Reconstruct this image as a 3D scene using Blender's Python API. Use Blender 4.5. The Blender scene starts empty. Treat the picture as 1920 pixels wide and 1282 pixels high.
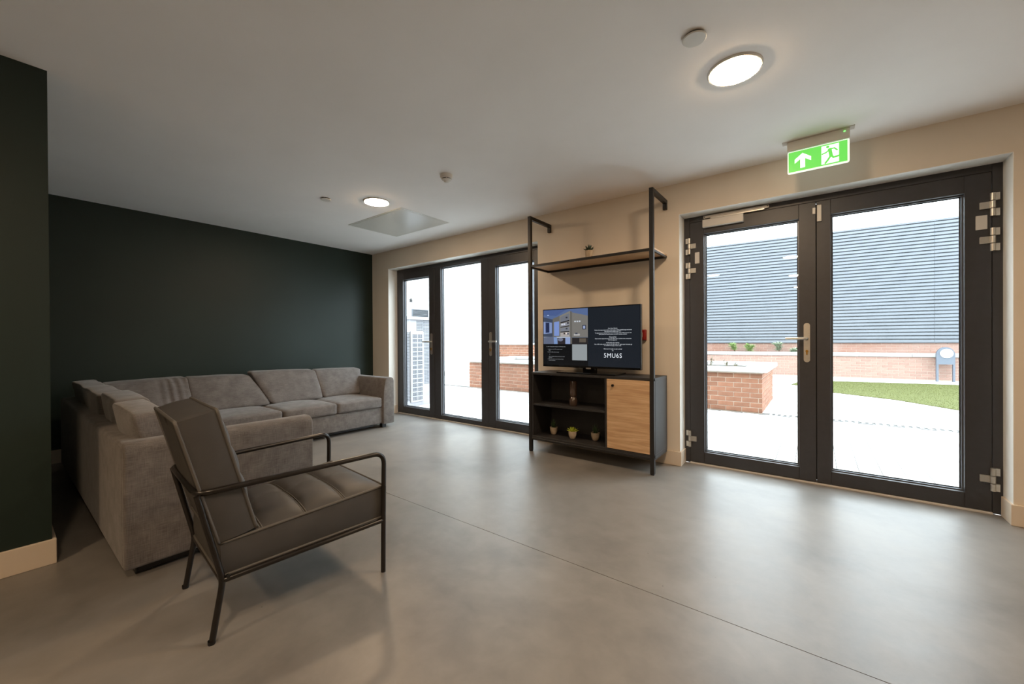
import bpy, bmesh, math, random
from mathutils import Vector, Matrix, noise
random.seed(7)
SC = bpy.context.scene
COL = SC.collection
PI = math.pi

# ------------------------------------------------------------------ camera
F_PX, YAW, PIT, ROL = 745.33, 0.6533, -0.0042, -0.0059
CAM = Vector((5.634, -3.697, 1.121))
fw = Vector((-math.sin(YAW) * math.cos(PIT), math.cos(YAW) * math.cos(PIT), math.sin(PIT)))
rt = Vector((math.cos(YAW), math.sin(YAW), 0)); up = rt.cross(fw)
rt2 = math.cos(ROL) * rt + math.sin(ROL) * up
up2 = -math.sin(ROL) * rt + math.cos(ROL) * up
cd = bpy.data.cameras.new('camera'); cam = bpy.data.objects.new('camera', cd); COL.objects.link(cam)
cd.sensor_fit = 'HORIZONTAL'; cd.sensor_width = 36; cd.lens = F_PX * 36 / 1920
cd.clip_start = 0.02; cd.clip_end = 200
M = Matrix.Identity(4)
for i in range(3):
    M[i][0] = rt2[i]; M[i][1] = up2[i]; M[i][2] = -fw[i]; M[i][3] = CAM[i]
cam.matrix_world = M
SC.camera = cam

# ------------------------------------------------------------------ sky, exposure
W = bpy.data.worlds.new('overcast_sky'); SC.world = W; W.use_nodes = True
W.node_tree.nodes['Background'].inputs['Color'].default_value = (0.80, 0.915, 1.0, 1)
W.node_tree.nodes['Background'].inputs['Strength'].default_value = 9.4
SC.view_settings.view_transform = 'Standard'; SC.view_settings.look = 'None'
SC.view_settings.gamma = 1.0; SC.view_settings.exposure = 0.19
SC.view_settings.use_curve_mapping = False
SC.cycles.use_denoising = True
SC.cycles.max_bounces = 8; SC.cycles.diffuse_bounces = 4; SC.cycles.glossy_bounces = 3; SC.cycles.adaptive_threshold = 0.02
SC.cycles.transparent_max_bounces = 16
SC.cycles.sample_clamp_indirect = 8.0
LAMP = 200.0          # radiance of the round ceiling lamps

# ------------------------------------------------------------------ helpers
def lin(c):
    return tuple(((v / 255) / 12.92 if v / 255 <= 0.04045 else (((v / 255) + 0.055) / 1.055) ** 2.4) for v in c)

def nmat(name):
    m = bpy.data.materials.new(name); m.use_nodes = True
    nt = m.node_tree; return m, nt, nt.nodes['Principled BSDF']

def mat(name, c1, c2=None, rough=0.5, metal=0.0, scale=8.0, bump=0.0, bscale=None, detail=4.0, spec=0.5,
        stretch=None, rvar=0.0, emit=None, estr=0.0, coords='Object', objrand=0.0, sheen=0.0):
    """procedural material: noise between two colours, optional bump"""
    m, nt, b = nmat(name)
    a1 = lin(c1); a2 = lin(c2 if c2 else c1)
    tc = nt.nodes.new('ShaderNodeTexCoord'); mp = nt.nodes.new('ShaderNodeMapping')
    nt.links.new(tc.outputs[coords], mp.inputs['Vector'])
    if stretch: mp.inputs['Scale'].default_value = stretch
    nz = nt.nodes.new('ShaderNodeTexNoise'); nz.inputs['Scale'].default_value = scale; nz.inputs['Detail'].default_value = detail
    nt.links.new(mp.outputs['Vector'], nz.inputs['Vector'])
    rp = nt.nodes.new('ShaderNodeValToRGB')
    rp.color_ramp.elements[0].position = 0.3; rp.color_ramp.elements[1].position = 0.7
    rp.color_ramp.elements[0].color = (*a1, 1); rp.color_ramp.elements[1].color = (*a2, 1)
    nt.links.new(nz.outputs['Fac'], rp.inputs['Fac'])
    out = rp.outputs['Color']
    if objrand:
        oi = nt.nodes.new('ShaderNodeObjectInfo'); hs = nt.nodes.new('ShaderNodeHueSaturation')
        mr = nt.nodes.new('ShaderNodeMapRange'); mr.inputs['To Min'].default_value = 1 - objrand; mr.inputs['To Max'].default_value = 1 + objrand
        nt.links.new(oi.outputs['Random'], mr.inputs['Value']); nt.links.new(mr.outputs['Result'], hs.inputs['Value'])
        nt.links.new(out, hs.inputs['Color']); out = hs.outputs['Color']
    nt.links.new(out, b.inputs['Base Color'])
    b.inputs['Roughness'].default_value = rough; b.inputs['Metallic'].default_value = metal
    b.inputs['Specular IOR Level'].default_value = spec
    if sheen:
        b.inputs['Sheen Weight'].default_value = sheen; b.inputs['Sheen Roughness'].default_value = 0.4
    if rvar:
        mr = nt.nodes.new('ShaderNodeMapRange'); mr.inputs['To Min'].default_value = rough - rvar; mr.inputs['To Max'].default_value = rough + rvar
        nt.links.new(nz.outputs['Fac'], mr.inputs['Value']); nt.links.new(mr.outputs['Result'], b.inputs['Roughness'])
    if bump:
        n2 = nt.nodes.new('ShaderNodeTexNoise'); n2.inputs['Scale'].default_value = bscale or scale * 6; n2.inputs['Detail'].default_value = 3
        nt.links.new(mp.outputs['Vector'], n2.inputs['Vector'])
        bp = nt.nodes.new('ShaderNodeBump'); bp.inputs['Strength'].default_value = bump; bp.inputs['Distance'].default_value = 0.01
        nt.links.new(n2.outputs['Fac'], bp.inputs['Height']); nt.links.new(bp.outputs['Normal'], b.inputs['Normal'])
    if emit:
        b.inputs['Emission Color'].default_value = (*lin(emit), 1); b.inputs['Emission Strength'].default_value = estr
    return m

def fabric(name, c1, c2, weave=900, rough=0.9, sheen=0.25, scale=14):
    """woven cloth: coarse tonal cloud, fine crossing threads"""
    m, nt, b = nmat(name)
    tc = nt.nodes.new('ShaderNodeTexCoord')
    nz = nt.nodes.new('ShaderNodeTexNoise'); nz.inputs['Scale'].default_value = scale; nz.inputs['Detail'].default_value = 6
    nt.links.new(tc.outputs['Object'], nz.inputs['Vector'])
    fib = []
    for st in ((weave * .06, weave * .06, weave), (weave, weave, weave * .06)):
        mp = nt.nodes.new('ShaderNodeMapping'); mp.inputs['Scale'].default_value = st
        nt.links.new(tc.outputs['Object'], mp.inputs['Vector'])
        n = nt.nodes.new('ShaderNodeTexNoise'); n.inputs['Scale'].default_value = 0.35; n.inputs['Detail'].default_value = 2
        nt.links.new(mp.outputs['Vector'], n.inputs['Vector']); fib.append(n)
    ad = nt.nodes.new('ShaderNodeMath'); ad.operation = 'ADD'
    nt.links.new(fib[0].outputs['Fac'], ad.inputs[0]); nt.links.new(fib[1].outputs['Fac'], ad.inputs[1])
    m2 = nt.nodes.new('ShaderNodeMath'); m2.operation = 'MULTIPLY_ADD'; m2.inputs[1].default_value = 0.45
    nt.links.new(ad.outputs[0], m2.inputs[0])
    hf = nt.nodes.new('ShaderNodeMath'); hf.operation = 'MULTIPLY'; hf.inputs[1].default_value = 0.55
    nt.links.new(nz.outputs['Fac'], hf.inputs[0]); nt.links.new(hf.outputs[0], m2.inputs[2])
    rp = nt.nodes.new('ShaderNodeValToRGB'); rp.color_ramp.elements[0].position = .5; rp.color_ramp.elements[1].position = .95
    rp.color_ramp.elements[0].color = (*lin(c1), 1); rp.color_ramp.elements[1].color = (*lin(c2), 1)
    nt.links.new(m2.outputs[0], rp.inputs['Fac']); nt.links.new(rp.outputs['Color'], b.inputs['Base Color'])
    bp = nt.nodes.new('ShaderNodeBump'); bp.inputs['Strength'].default_value = .25; bp.inputs['Distance'].default_value = .002
    nt.links.new(ad.outputs[0], bp.inputs['Height']); nt.links.new(bp.outputs['Normal'], b.inputs['Normal'])
    b.inputs['Roughness'].default_value = rough; b.inputs['Specular IOR Level'].default_value = .25
    b.inputs['Sheen Weight'].default_value = sheen; b.inputs['Sheen Roughness'].default_value = .45
    return m

def glassmat(name, tint=(0.97, 0.985, 0.98), ior=1.5):
    m = bpy.data.materials.new(name); m.use_nodes = True; nt = m.node_tree
    nt.nodes.clear()
    o = nt.nodes.new('ShaderNodeOutputMaterial'); mx = nt.nodes.new('ShaderNodeMixShader')
    t = nt.nodes.new('ShaderNodeBsdfTransparent'); g = nt.nodes.new('ShaderNodeBsdfGlossy'); f = nt.nodes.new('ShaderNodeFresnel')
    t.inputs['Color'].default_value = (*tint, 1); g.inputs['Roughness'].default_value = 0.0; 
    gm = nt.nodes.new('ShaderNodeNewGeometry'); mr = nt.nodes.new('ShaderNodeMapRange')      # same reflectance from both faces of the pane
    mr.inputs['To Min'].default_value = ior; mr.inputs['To Max'].default_value = 1 / ior
    nt.links.new(gm.outputs['Backfacing'], mr.inputs['Value']); nt.links.new(mr.outputs[0], f.inputs['IOR'])
    nz = nt.nodes.new('ShaderNodeTexNoise'); nz.inputs['Scale'].default_value = 0.7
    bp = nt.nodes.new('ShaderNodeBump'); bp.inputs['Strength'].default_value = 0.02; bp.inputs['Distance'].default_value = .01
    nt.links.new(nz.outputs['Fac'], bp.inputs['Height']); nt.links.new(bp.outputs['Normal'], g.inputs['Normal'])
    nt.links.new(f.outputs[0], mx.inputs[0]); nt.links.new(t.outputs[0], mx.inputs[1]); nt.links.new(g.outputs[0], mx.inputs[2])
    nt.links.new(mx.outputs[0], o.inputs['Surface'])
    return m

def emis(name, c, s, base=(10, 10, 10), rough=.3):
    m = mat(name, base, rough=rough, emit=c, estr=s)
    if s < 3: m.cycles.emission_sampling = 'NONE'      # faint screens and signs need no light sampling
    return m

ORG = {}
def tag(o, label=None, cat=None, group=None, kind=None):
    if label: o['label'] = label
    if cat: o['category'] = cat
    if group: o['group'] = group
    if kind: o['kind'] = kind
    return o

def thing(name, label=None, cat=None, loc=(0, 0, 0), rotz=0, group=None, kind=None):
    o = bpy.data.objects.new(name, None); COL.objects.link(o)
    o.empty_display_size = 0.1
    o.location = loc; o.rotation_euler = (0, 0, rotz)
    ORG[o] = Vector(loc) if rotz == 0 else Vector((0, 0, 0))
    return tag(o, label, cat, group, kind)

def link(name, me, m, parent=None, local=False):
    o = bpy.data.objects.new(name, me); COL.objects.link(o)
    if m is not None and len(me.materials) == 0: me.materials.append(m)
    if parent is not None:
        o.parent = parent
        if not local: o.location = -ORG.get(parent, Vector((0, 0, 0)))
    ORG[o] = Vector((0, 0, 0))
    return o

def bmobj(name, bm, m, parent=None, smooth=False, local=False, ang=None):
    bmesh.ops.recalc_face_normals(bm, faces=bm.faces)
    me = bpy.data.meshes.new(name); bm.to_mesh(me); bm.free()
    if smooth:
        for p in me.polygons: p.use_smooth = True
        if ang: me.set_sharp_from_angle(angle=ang)
    return link(name, me, m, parent, local)

def addbox(bm, x0, x1, y0, y1, z0, z1):
    v = [bm.verts.new(p) for p in ((x0, y0, z0), (x1, y0, z0), (x1, y1, z0), (x0, y1, z0), (x0, y0, z1), (x1, y0, z1), (x1, y1, z1), (x0, y1, z1))]
    for f in ((0, 3, 2, 1), (4, 5, 6, 7), (0, 1, 5, 4), (1, 2, 6, 5), (2, 3, 7, 6), (3, 0, 4, 7)):
        bm.faces.new([v[i] for i in f])
    return v

def boxes(name, lst, m, parent=None, bevel=0.0, seg=2, local=False, smooth=False):
    bm = bmesh.new()
    for b in lst: addbox(bm, *b)
    if bevel:
        bmesh.ops.bevel(bm, geom=list(bm.edges), offset=bevel, segments=seg, profile=.5, affect='EDGES', clamp_overlap=True)
    return bmobj(name, bm, m, parent, smooth=smooth or bevel > 0.004, local=local, ang=math.radians(40))

def box(name, b, m, parent=None, bevel=0.0, seg=2, local=False): return boxes(name, [b], m, parent, bevel, seg, local)

def fillet(pts, r, n=6):
    pts = [Vector(p) for p in pts]; out = [pts[0]]
    for i in range(1, len(pts) - 1):
        p = pts[i]; a = pts[i - 1] - p; c = pts[i + 1] - p
        rr = min(r, a.length * .49, c.length * .49); A = p + a.normalized() * rr; B = p + c.normalized() * rr
        for k in range(n + 1):
            t = k / n; out.append((1 - t) ** 2 * A + 2 * t * (1 - t) * p + t * t * B)
    out.append(pts[-1]); return out

def addtube(bm, pts, r, n=10, closed=False):
    pts = [Vector(p) for p in pts]; N = len(pts)
    def tan(i):
        if closed: return (pts[(i + 1) % N] - pts[i - 1]).normalized()
        if i == 0: return (pts[1] - pts[0]).normalized()
        if i == N - 1: return (pts[-1] - pts[-2]).normalized()
        return ((pts[i + 1] - pts[i]).normalized() + (pts[i] - pts[i - 1]).normalized()).normalized()
    t0 = tan(0); ref = Vector((0, 0, 1)) if abs(t0.z) < .9 else Vector((1, 0, 0))
    nv = (ref - t0 * ref.dot(t0)).normalized(); rings = []
    for i in range(N):
        t = tan(i); nv = (nv - t * nv.dot(t)).normalized(); bv = t.cross(nv)
        rings.append([bm.verts.new(pts[i] + (nv * math.cos(2 * PI * k / n) + bv * math.sin(2 * PI * k / n)) * r) for k in range(n)])
    for i in range(N if closed else N - 1):
        a, b = rings[i], rings[(i + 1) % N]
        for k in range(n): bm.faces.new((a[k], a[(k + 1) % n], b[(k + 1) % n], b[k]))
    if not closed:
        bm.faces.new(rings[0][::-1]); bm.faces.new(rings[-1])

def tube(name, pts, r, m, parent=None, n=10, closed=False, local=False):
    bm = bmesh.new(); addtube(bm, pts, r, n, closed)
    return bmobj(name, bm, m, parent, True, local, math.radians(50))

def addlathe(bm, prof, n=24, c=(0, 0, 0)):
    rings = []; c = Vector(c)
    for r, z in prof:
        if r < 1e-6: rings.append([bm.verts.new(c + Vector((0, 0, z)))])
        else: rings.append([bm.verts.new(c + Vector((r * math.cos(2 * PI * k / n), r * math.sin(2 * PI * k / n), z))) for k in range(n)])
    for a, b in zip(rings, rings[1:]):
        for k in range(n):
            A = a[k % len(a)]; B = a[(k + 1) % len(a)]; D = b[k % len(b)]; E_ = b[(k + 1) % len(b)]
            f = []
            for v in (A, B, E_, D):
                if v not in f: f.append(v)
            if len(f) > 2: bm.faces.new(f)

def lathe(name, prof, m, parent=None, n=24, c=(0, 0, 0), local=False, ang=40):
    bm = bmesh.new(); addlathe(bm, prof, n, c)
    return bmobj(name, bm, m, parent, True, local, math.radians(ang))

def addprism(bm, poly, fn, t0, t1):
    """poly 2-d list, fn(u, v, t) -> 3-d"""
    a = [bm.verts.new(fn(u, v, t0)) for u, v in poly]; b = [bm.verts.new(fn(u, v, t1)) for u, v in poly]
    bm.faces.new(a); bm.faces.new(b[::-1]); n = len(poly)
    for i in range(n): bm.faces.new((a[i], b[i], b[(i + 1) % n], a[(i + 1) % n]))

def prism(name, poly, fn, t0, t1, m, parent=None, bevel=0, local=False):
    bm = bmesh.new(); addprism(bm, poly, fn, t0, t1)
    if bevel:
        bmesh.ops.recalc_face_normals(bm, faces=bm.faces)
        bmesh.ops.bevel(bm, geom=list(bm.edges), offset=bevel, segments=3, profile=.5, affect='EDGES', clamp_overlap=True)
    return bmobj(name, bm, m, parent, bevel > 0, local, math.radians(40))

def ellipse(cx, cy, rx, ry, n=24): return [(cx + rx * math.cos(2 * PI * k / n), cy + ry * math.sin(2 * PI * k / n)) for k in range(n)]

def softbox(name, corners, m, parent=None, rad=0.03, bulge=(0, 0, 0), n=12, wrinkle=0.0, wscale=6.0, seed=0.0, local=False, fold=None):
    """a stuffed cushion: rounded cube mapped into 8 corners (order: z-bottom x0y0,x1y0,x1y1,x0y1 then top)"""
    c = [Vector(p) for p in corners]
    dims = Vector(((c[1] - c[0]).length, (c[3] - c[0]).length, (c[4] - c[0]).length)) * .5
    bm = bmesh.new(); bmesh.ops.create_cube(bm, size=2)
    bmesh.ops.subdivide_edges(bm, edges=list(bm.edges), cuts=n, use_grid_fill=True)
    # crowd the grid towards the edges so that the rounding stays smooth
    for v in bm.verts:
        for i in range(3):
            t = v.co[i]; v.co[i] = math.copysign(abs(t) ** .75, t)
    for v in bm.verts:
        p = Vector(v.co); q = Vector(p)
        real = Vector([p[i] * dims[i] for i in range(3)]); inner = Vector([max(-(dims[i] - rad), min(dims[i] - rad, real[i])) for i in range(3)])
        d = real - inner
        if d.length > 1e-9: real = inner + d.normalized() * rad
        q = Vector([real[i] / dims[i] for i in range(3)])
        for i in range(3):
            j, k = (i + 1) % 3, (i + 2) % 3
            if abs(p[i]) > .999:
                q[i] += math.copysign(bulge[i] / dims[i], p[i]) * (1 - min(1, abs(p[j])) ** 2.5) * (1 - min(1, abs(p[k])) ** 2.5)
        x, y, z = [(t + 1) / 2 for t in q]
        lo = (c[0] * (1 - x) + c[1] * x) * (1 - y) + (c[3] * (1 - x) + c[2] * x) * y
        hi = (c[4] * (1 - x) + c[5] * x) * (1 - y) + (c[7] * (1 - x) + c[6] * x) * y
        v.co = lo * (1 - z) + hi * z
        if wrinkle:
            w = noise.noise(Vector(v.co) * wscale + Vector((seed, seed * 1.7, 0)))
            v.co += Vector((w, noise.noise(Vector(v.co) * wscale + Vector((9, seed, 4))), .6 * w)) * wrinkle
        if fold: v.co += fold(Vector(v.co))
    return bmobj(name, bm, m, parent, True, local, math.radians(70))

def shared(name, me, m, loc, parent, rot=None):
    o = bpy.data.objects.new(name, me); COL.objects.link(o)
    if len(me.materials) == 0: me.materials.append(m)
    o.parent = parent; o.location = Vector(loc) - ORG.get(parent, Vector((0, 0, 0)))
    if rot is not None: o.rotation_euler = rot
    return o

def boxmesh(name, sx, sy, sz, bev=0.0):
    bm = bmesh.new(); addbox(bm, -sx / 2, sx / 2, -sy / 2, sy / 2, -sz / 2, sz / 2)
    if bev: bmesh.ops.bevel(bm, geom=list(bm.edges), offset=bev, segments=1, affect='EDGES')
    bmesh.ops.recalc_face_normals(bm, faces=bm.faces)
    me = bpy.data.meshes.new(name); bm.to_mesh(me); bm.free(); return me

def textmesh(s, size, align='CENTER', ext=0.0, space=1.0):
    cu = bpy.data.curves.new('t', 'FONT'); cu.body = s; cu.size = size; cu.align_x = align; cu.extrude = ext; cu.resolution_u = 3; cu.space_character = space
    o = bpy.data.objects.new('t', cu); COL.objects.link(o)
    dg = bpy.context.evaluated_depsgraph_get(); me = bpy.data.meshes.new_from_object(o.evaluated_get(dg))
    bpy.data.objects.remove(o); bpy.data.curves.remove(cu); me.materials.clear(); return me

# ------------------------------------------------------------------ materials
M_ceil = mat('ceiling_paint', (249, 247, 245), (246, 244, 242), rough=.85, scale=3, bump=.02, bscale=120)
M_cream = mat('cream_wall_paint', (221, 210, 194), (216, 205, 189), rough=.6, scale=2.5, bump=.03, bscale=150, spec=.3)
M_pale = mat('pale_wall_paint', (236, 232, 224), (232, 228, 220), rough=.7, scale=3)
M_green = mat('dark_green_wall_paint', (27, 42, 37), (25, 39, 34), rough=.5, scale=2.0, bump=.03, bscale=160, spec=.35)
M_skirt = mat('skirting_gloss', (214, 200, 182), (210, 196, 178), rough=.35, scale=4)
M_frame = mat('anthracite_aluminium', (57, 57, 60), (53, 53, 56), rough=.42, scale=30, bump=.02, bscale=500)
M_gasket = mat('black_rubber', (16, 16, 18), rough=.7)
M_bead = mat('grey_glazing_bead', (96, 100, 106), (88, 92, 98), rough=.35, metal=.3)
M_glass = glassmat('window_glass')
M_silver = mat('brushed_silver', (206, 202, 194), (190, 186, 178), rough=.34, metal=.85, scale=40, stretch=(1, 1, 20))
M_alu = mat('pale_grey_metal', (208, 203, 196), (202, 197, 190), rough=.4, metal=.1)
M_brass = mat('brass', (180, 140, 70), rough=.3, metal=.9)
M_black = mat('black_powder_coat', (30, 29, 29), (26, 25, 25), rough=.45, scale=60, bump=.04, bscale=900)
M_dark = mat('charcoal_laminate', (46, 45, 46), (41, 40, 41), rough=.5, scale=20)
M_oak = None
M_white = mat('white_plastic', (226, 224, 218), (220, 218, 212), rough=.45)
M_hatch = mat('satin_white_metal', (218, 217, 210), (214, 213, 206), rough=.28, scale=2)
M_sofa = fabric('taupe_woven_fabric', (80, 75, 72), (120, 115, 112), weave=900)
M_sofa2 = fabric('taupe_woven_fabric_cushion', (82, 78, 76), (122, 118, 116), weave=900, scale=10)
M_chair = mat('charcoal_upholstery', (68, 66, 64), (62, 60, 58), rough=.52, scale=10, bump=.06, bscale=500, spec=.45)
M_pipe = mat('charcoal_piping', (86, 83, 79), (80, 77, 73), rough=.5)
M_tube = mat('black_brown_steel_tube', (34, 30, 28), (30, 27, 25), rough=.28, metal=.3, spec=.6)
M_plug = mat('black_plastic', (18, 18, 19), rough=.35)
M_gloss = mat('glossy_black_plastic', (12, 12, 13), rough=.12)

def oak():
    m, nt, b = nmat('oak_veneer')
    tc = nt.nodes.new('ShaderNodeTexCoord'); mp = nt.nodes.new('ShaderNodeMapping'); mp.inputs['Scale'].default_value = (2.2, 2.2, 26)
    nt.links.new(tc.outputs['Object'], mp.inputs['Vector'])
    n = nt.nodes.new('ShaderNodeTexNoise'); n.inputs['Scale'].default_value = 1.6; n.inputs['Detail'].default_value = 8; n.inputs['Distortion'].default_value = .6
    nt.links.new(mp.outputs['Vector'], n.inputs['Vector'])
    mp2 = nt.nodes.new('ShaderNodeMapping'); mp2.inputs['Scale'].default_value = (9, 9, 260)
    nt.links.new(tc.outputs['Object'], mp2.inputs['Vector'])
    n2 = nt.nodes.new('ShaderNodeTexNoise'); n2.inputs['Scale'].default_value = 1.0; n2.inputs['Detail'].default_value = 3
    nt.links.new(mp2.outputs['Vector'], n2.inputs['Vector'])
    mx = nt.nodes.new('ShaderNodeMath'); mx.operation = 'MULTIPLY_ADD'; mx.inputs[1].default_value = .35
    nt.links.new(n2.outputs['Fac'], mx.inputs[0])
    h = nt.nodes.new('ShaderNodeMath'); h.operation = 'MULTIPLY'; h.inputs[1].default_value = .65
    nt.links.new(n.outputs['Fac'], h.inputs[0]); nt.links.new(h.outputs[0], mx.inputs[2])
    r = nt.nodes.new('ShaderNodeValToRGB'); e = r.color_ramp.elements
    e[0].position = .36; e[0].color = (*lin((182, 145, 108)), 1); e[1].position = .62; e[1].color = (*lin((212, 178, 140)), 1)
    k = e.new(.5); k.color = (*lin((199, 163, 124)), 1)
    nt.links.new(mx.outputs[0], r.inputs['Fac']); nt.links.new(r.outputs['Color'], b.inputs['Base Color'])
    b.inputs['Roughness'].default_value = .5; return m
M_oak = oak()

def concrete():
    m, nt, b = nmat('polished_concrete')
    tc = nt.nodes.new('ShaderNodeTexCoord')
    def N(scale, detail, dist=0.0, rough=.5):
        n = nt.nodes.new('ShaderNodeTexNoise'); n.inputs['Scale'].default_value = scale; n.inputs['Detail'].default_value = detail
        n.inputs['Distortion'].default_value = dist; n.inputs['Roughness'].default_value = rough
        nt.links.new(tc.outputs['Object'], n.inputs['Vector']); return n
    a = N(1.1, 6, .5, .55); c = N(7, 6, .3, .6); d = N(60, 3)
    m1 = nt.nodes.new('ShaderNodeMath'); m1.operation = 'MULTIPLY_ADD'; m1.inputs[1].default_value = .3
    nt.links.new(c.outputs['Fac'], m1.inputs[0])
    m0 = nt.nodes.new('ShaderNodeMath'); m0.operation = 'MULTIPLY'; m0.inputs[1].default_value = .7
    nt.links.new(a.outputs['Fac'], m0.inputs[0]); nt.links.new(m0.outputs[0], m1.inputs[2])
    r = nt.nodes.new('ShaderNodeValToRGB'); e = r.color_ramp.elements
    e[0].position = .34; e[0].color = (*lin((101, 98, 94)), 1); e[1].position = .66; e[1].color = (*lin((135, 131, 126)), 1)
    nt.links.new(m1.outputs[0], r.inputs['Fac'])
    # small dark pits
    v = nt.nodes.new('ShaderNodeTexVoronoi'); v.inputs['Scale'].default_value = 7
    nt.links.new(tc.outputs['Object'], v.inputs['Vector'])
    lt = nt.nodes.new('ShaderNodeMapRange'); lt.inputs['From Min'].default_value = .012; lt.inputs['From Max'].default_value = .03
    nt.links.new(v.outputs['Distance'], lt.inputs['Value'])
    mx = nt.nodes.new('ShaderNodeMixRGB'); mx.inputs[1].default_value = (*lin((96, 90, 84)), 1)
    nt.links.new(lt.outputs[0], mx.inputs[0]); nt.links.new(r.outputs['Color'], mx.inputs[2])
    nt.links.new(mx.outputs[0], b.inputs['Base Color'])
    mr = nt.nodes.new('ShaderNodeMapRange'); mr.inputs['To Min'].default_value = .36; mr.inputs['To Max'].default_value = .46
    nt.links.new(c.outputs['Fac'], mr.inputs['Value']); nt.links.new(mr.outputs[0], b.inputs['Roughness'])
    bp = nt.nodes.new('ShaderNodeBump'); bp.inputs['Strength'].default_value = .05; bp.inputs['Distance'].default_value = .004
    nt.links.new(d.outputs['Fac'], bp.inputs['Height']); nt.links.new(bp.outputs['Normal'], b.inputs['Normal'])
    b.inputs['Specular IOR Level'].default_value = .5
    return m
M_floor = concrete()

# ------------------------------------------------------------------ room shell
H = 2.5; X1, X2, X3, X4 = 4.672, 6.569, 0.418, 3.175; HD = 2.225; RV = 0.158
XR, YB = 10.2, -10.6; FYR = .161
wall = boxes('wall_front', [(-.25, X3, 0, .32, -.1, H), (X3, X4, 0, .32, HD, H), (X4, X1, 0, .32, -.1, H), (X1, X2, 0, .32, HD, H), (X2, XR + .2, 0, .32, -.1, H)], M_cream)
tag(wall, 'cream wall with the two glazed door openings', kind='structure')
tag(box('wall_left', (-.25, 0, -3.52, 0, -.1, H), M_green), 'dark green end wall behind the long side of the sofa', kind='structure')
tag(box('wall_pier', (-.25, 2.54, YB, -3.52, -.1, H), M_green), 'dark green projecting wall at the left edge', kind='structure')
tag(box('wall_back', (-.25, XR + .2, YB - .2, YB, -.1, H), M_pale), kind='structure')
tag(box('wall_right', (XR, XR + .2, YB, 0, -.1, H), M_pale), kind='structure')
tag(box('ceiling', (-.25, XR + .2, YB - .2, .32, H, H + .2), M_ceil), 'white plasterboard ceiling', kind='structure')
YJ = -1.935
fl = thing('floor', kind='structure'); tag(fl, 'polished grey concrete floor')
box('slab', (-.25, XR + .2, YJ + .0018, .158, -.1, 0), M_floor, fl)
box('slab', (-.25, XR + .2, YB - .2, YJ - .0018, -.1, 0), M_floor, fl)
box('joint_filler', (-.25, XR + .2, YJ - .0018, YJ + .0018, -.1, -.002), mat('joint_sealant', (98, 91, 84), rough=.8), fl)
M_lining = mat('white_reveal_paint', (238, 237, 232), (234, 233, 228), rough=.6, scale=4)
for nm_, a_, b_ in (('trim_3', X3, X4), ('trim_4', X1, X2)):
    tag(boxes(nm_, [(a_, a_ + .003, .001, FYR, .0, HD), (b_ - .003, b_, .001, FYR, .0, HD), (a_ + .003, b_ - .003, .001, FYR, HD - .003, HD)], M_lining),
        'white painted reveal around the ' + ('three-part glazed screen' if nm_ == 'trim_3' else 'glazed double door'), kind='structure')
BH, BT = .125, .015
def skirt(name, lst, label):
    o = boxes(name, [(*b, 0.0, BH) for b in lst], M_skirt, None, bevel=.003, seg=2); tag(o, label, kind='structure')
skirt('baseboard_left', [(0, BT, -3.505, 0)], 'white skirting on the green end wall')
skirt('baseboard_front', [(BT, X3 + BT, -BT, 0), (X3, X3 + BT, 0, .150)], 'white skirting between corner and first door')
skirt('baseboard_middle', [(X4 - BT, X1 + BT, -BT, 0), (X4 - BT, X4, 0, .150), (X1, X1 + BT, 0, .150)], 'white skirting behind the media unit')
skirt('baseboard_right', [(X2 - BT, XR, -BT, 0), (X2 - BT, X2, 0, .150)], 'white skirting right of the double door')
skirt('baseboard_pier', [(2.54, 2.54 + BT, YB, -3.505), (0.015, 2.54, -3.52, -3.505)], 'white skirting of the dark green projecting wall')

# ------------------------------------------------------------------ glazed doors
FY0, FY1 = .162, .235            # outer frame
LY0, LY1 = .154, .228            # leaves
GY = .205
def ringboxes(x0, x1, z0, z1, l, r, b, t, y0, y1):
    return [(x0, x0 + l, y0, y1, z0, z1), (x1 - r, x1, y0, y1, z0, z1), (x0 + l, x1 - r, y0, y1, z0, z0 + b), (x0 + l, x1 - r, y0, y1, z1 - t, z1)]
def glazing(root, gx0, gx1, gz0, gz1):
    g = box('glass_pane', (gx0 - .008, gx1 + .008, GY, GY + .004, gz0 - .008, gz1 + .008), M_glass, root)
    boxes('glazing_bead', ringboxes(gx0 - .001, gx1 + .001, gz0 - .001, gz1 + .001, .009, .009, .009, .009, GY - .018, GY - .0005), M_bead, root)
    boxes('gasket', ringboxes(gx0, gx1, gz0, gz1, .014, .014, .014, .014, GY + .0045, GY + .009), M_gasket, root)
def handle(root, x, z, d):
    """lever handle on a long rounded plate; d = direction the lever points"""
    zt, zb = z + .1, z - .165
    poly = [(x + .02 * math.cos(a), zt + .02 * math.sin(a)) for a in [PI * k / 10 for k in range(11)]] + [(x + .02 * math.cos(a), zb + .02 * math.sin(a)) for a in [PI + PI * k / 10 for k in range(11)]]
    p = prism('handle_plate', poly, lambda u, v, t: Vector((u, t, v)), LY0 - .009, LY0, M_silver, root)
    bm = bmesh.new()
    addtube(bm, fillet([(x, LY0, z), (x, LY0 - .055, z), (x + d * .135, LY0 - .055, z)], .02, 5), .010, 10)
    bmobj('lever', bm, M_silver, p, True, ang=math.radians(50))
    bm = bmesh.new(); addtube(bm, [(x, LY0 - .004, z - .098), (x, LY0 - .02, z - .098)], .0095, 14)
    addbox(bm, x - .005, x + .005, LY0 - .018, LY0 - .004, z - .125, z - .1)
    bmobj('lock_cylinder', bm, M_brass, p, True, ang=math.radians(40))
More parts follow.
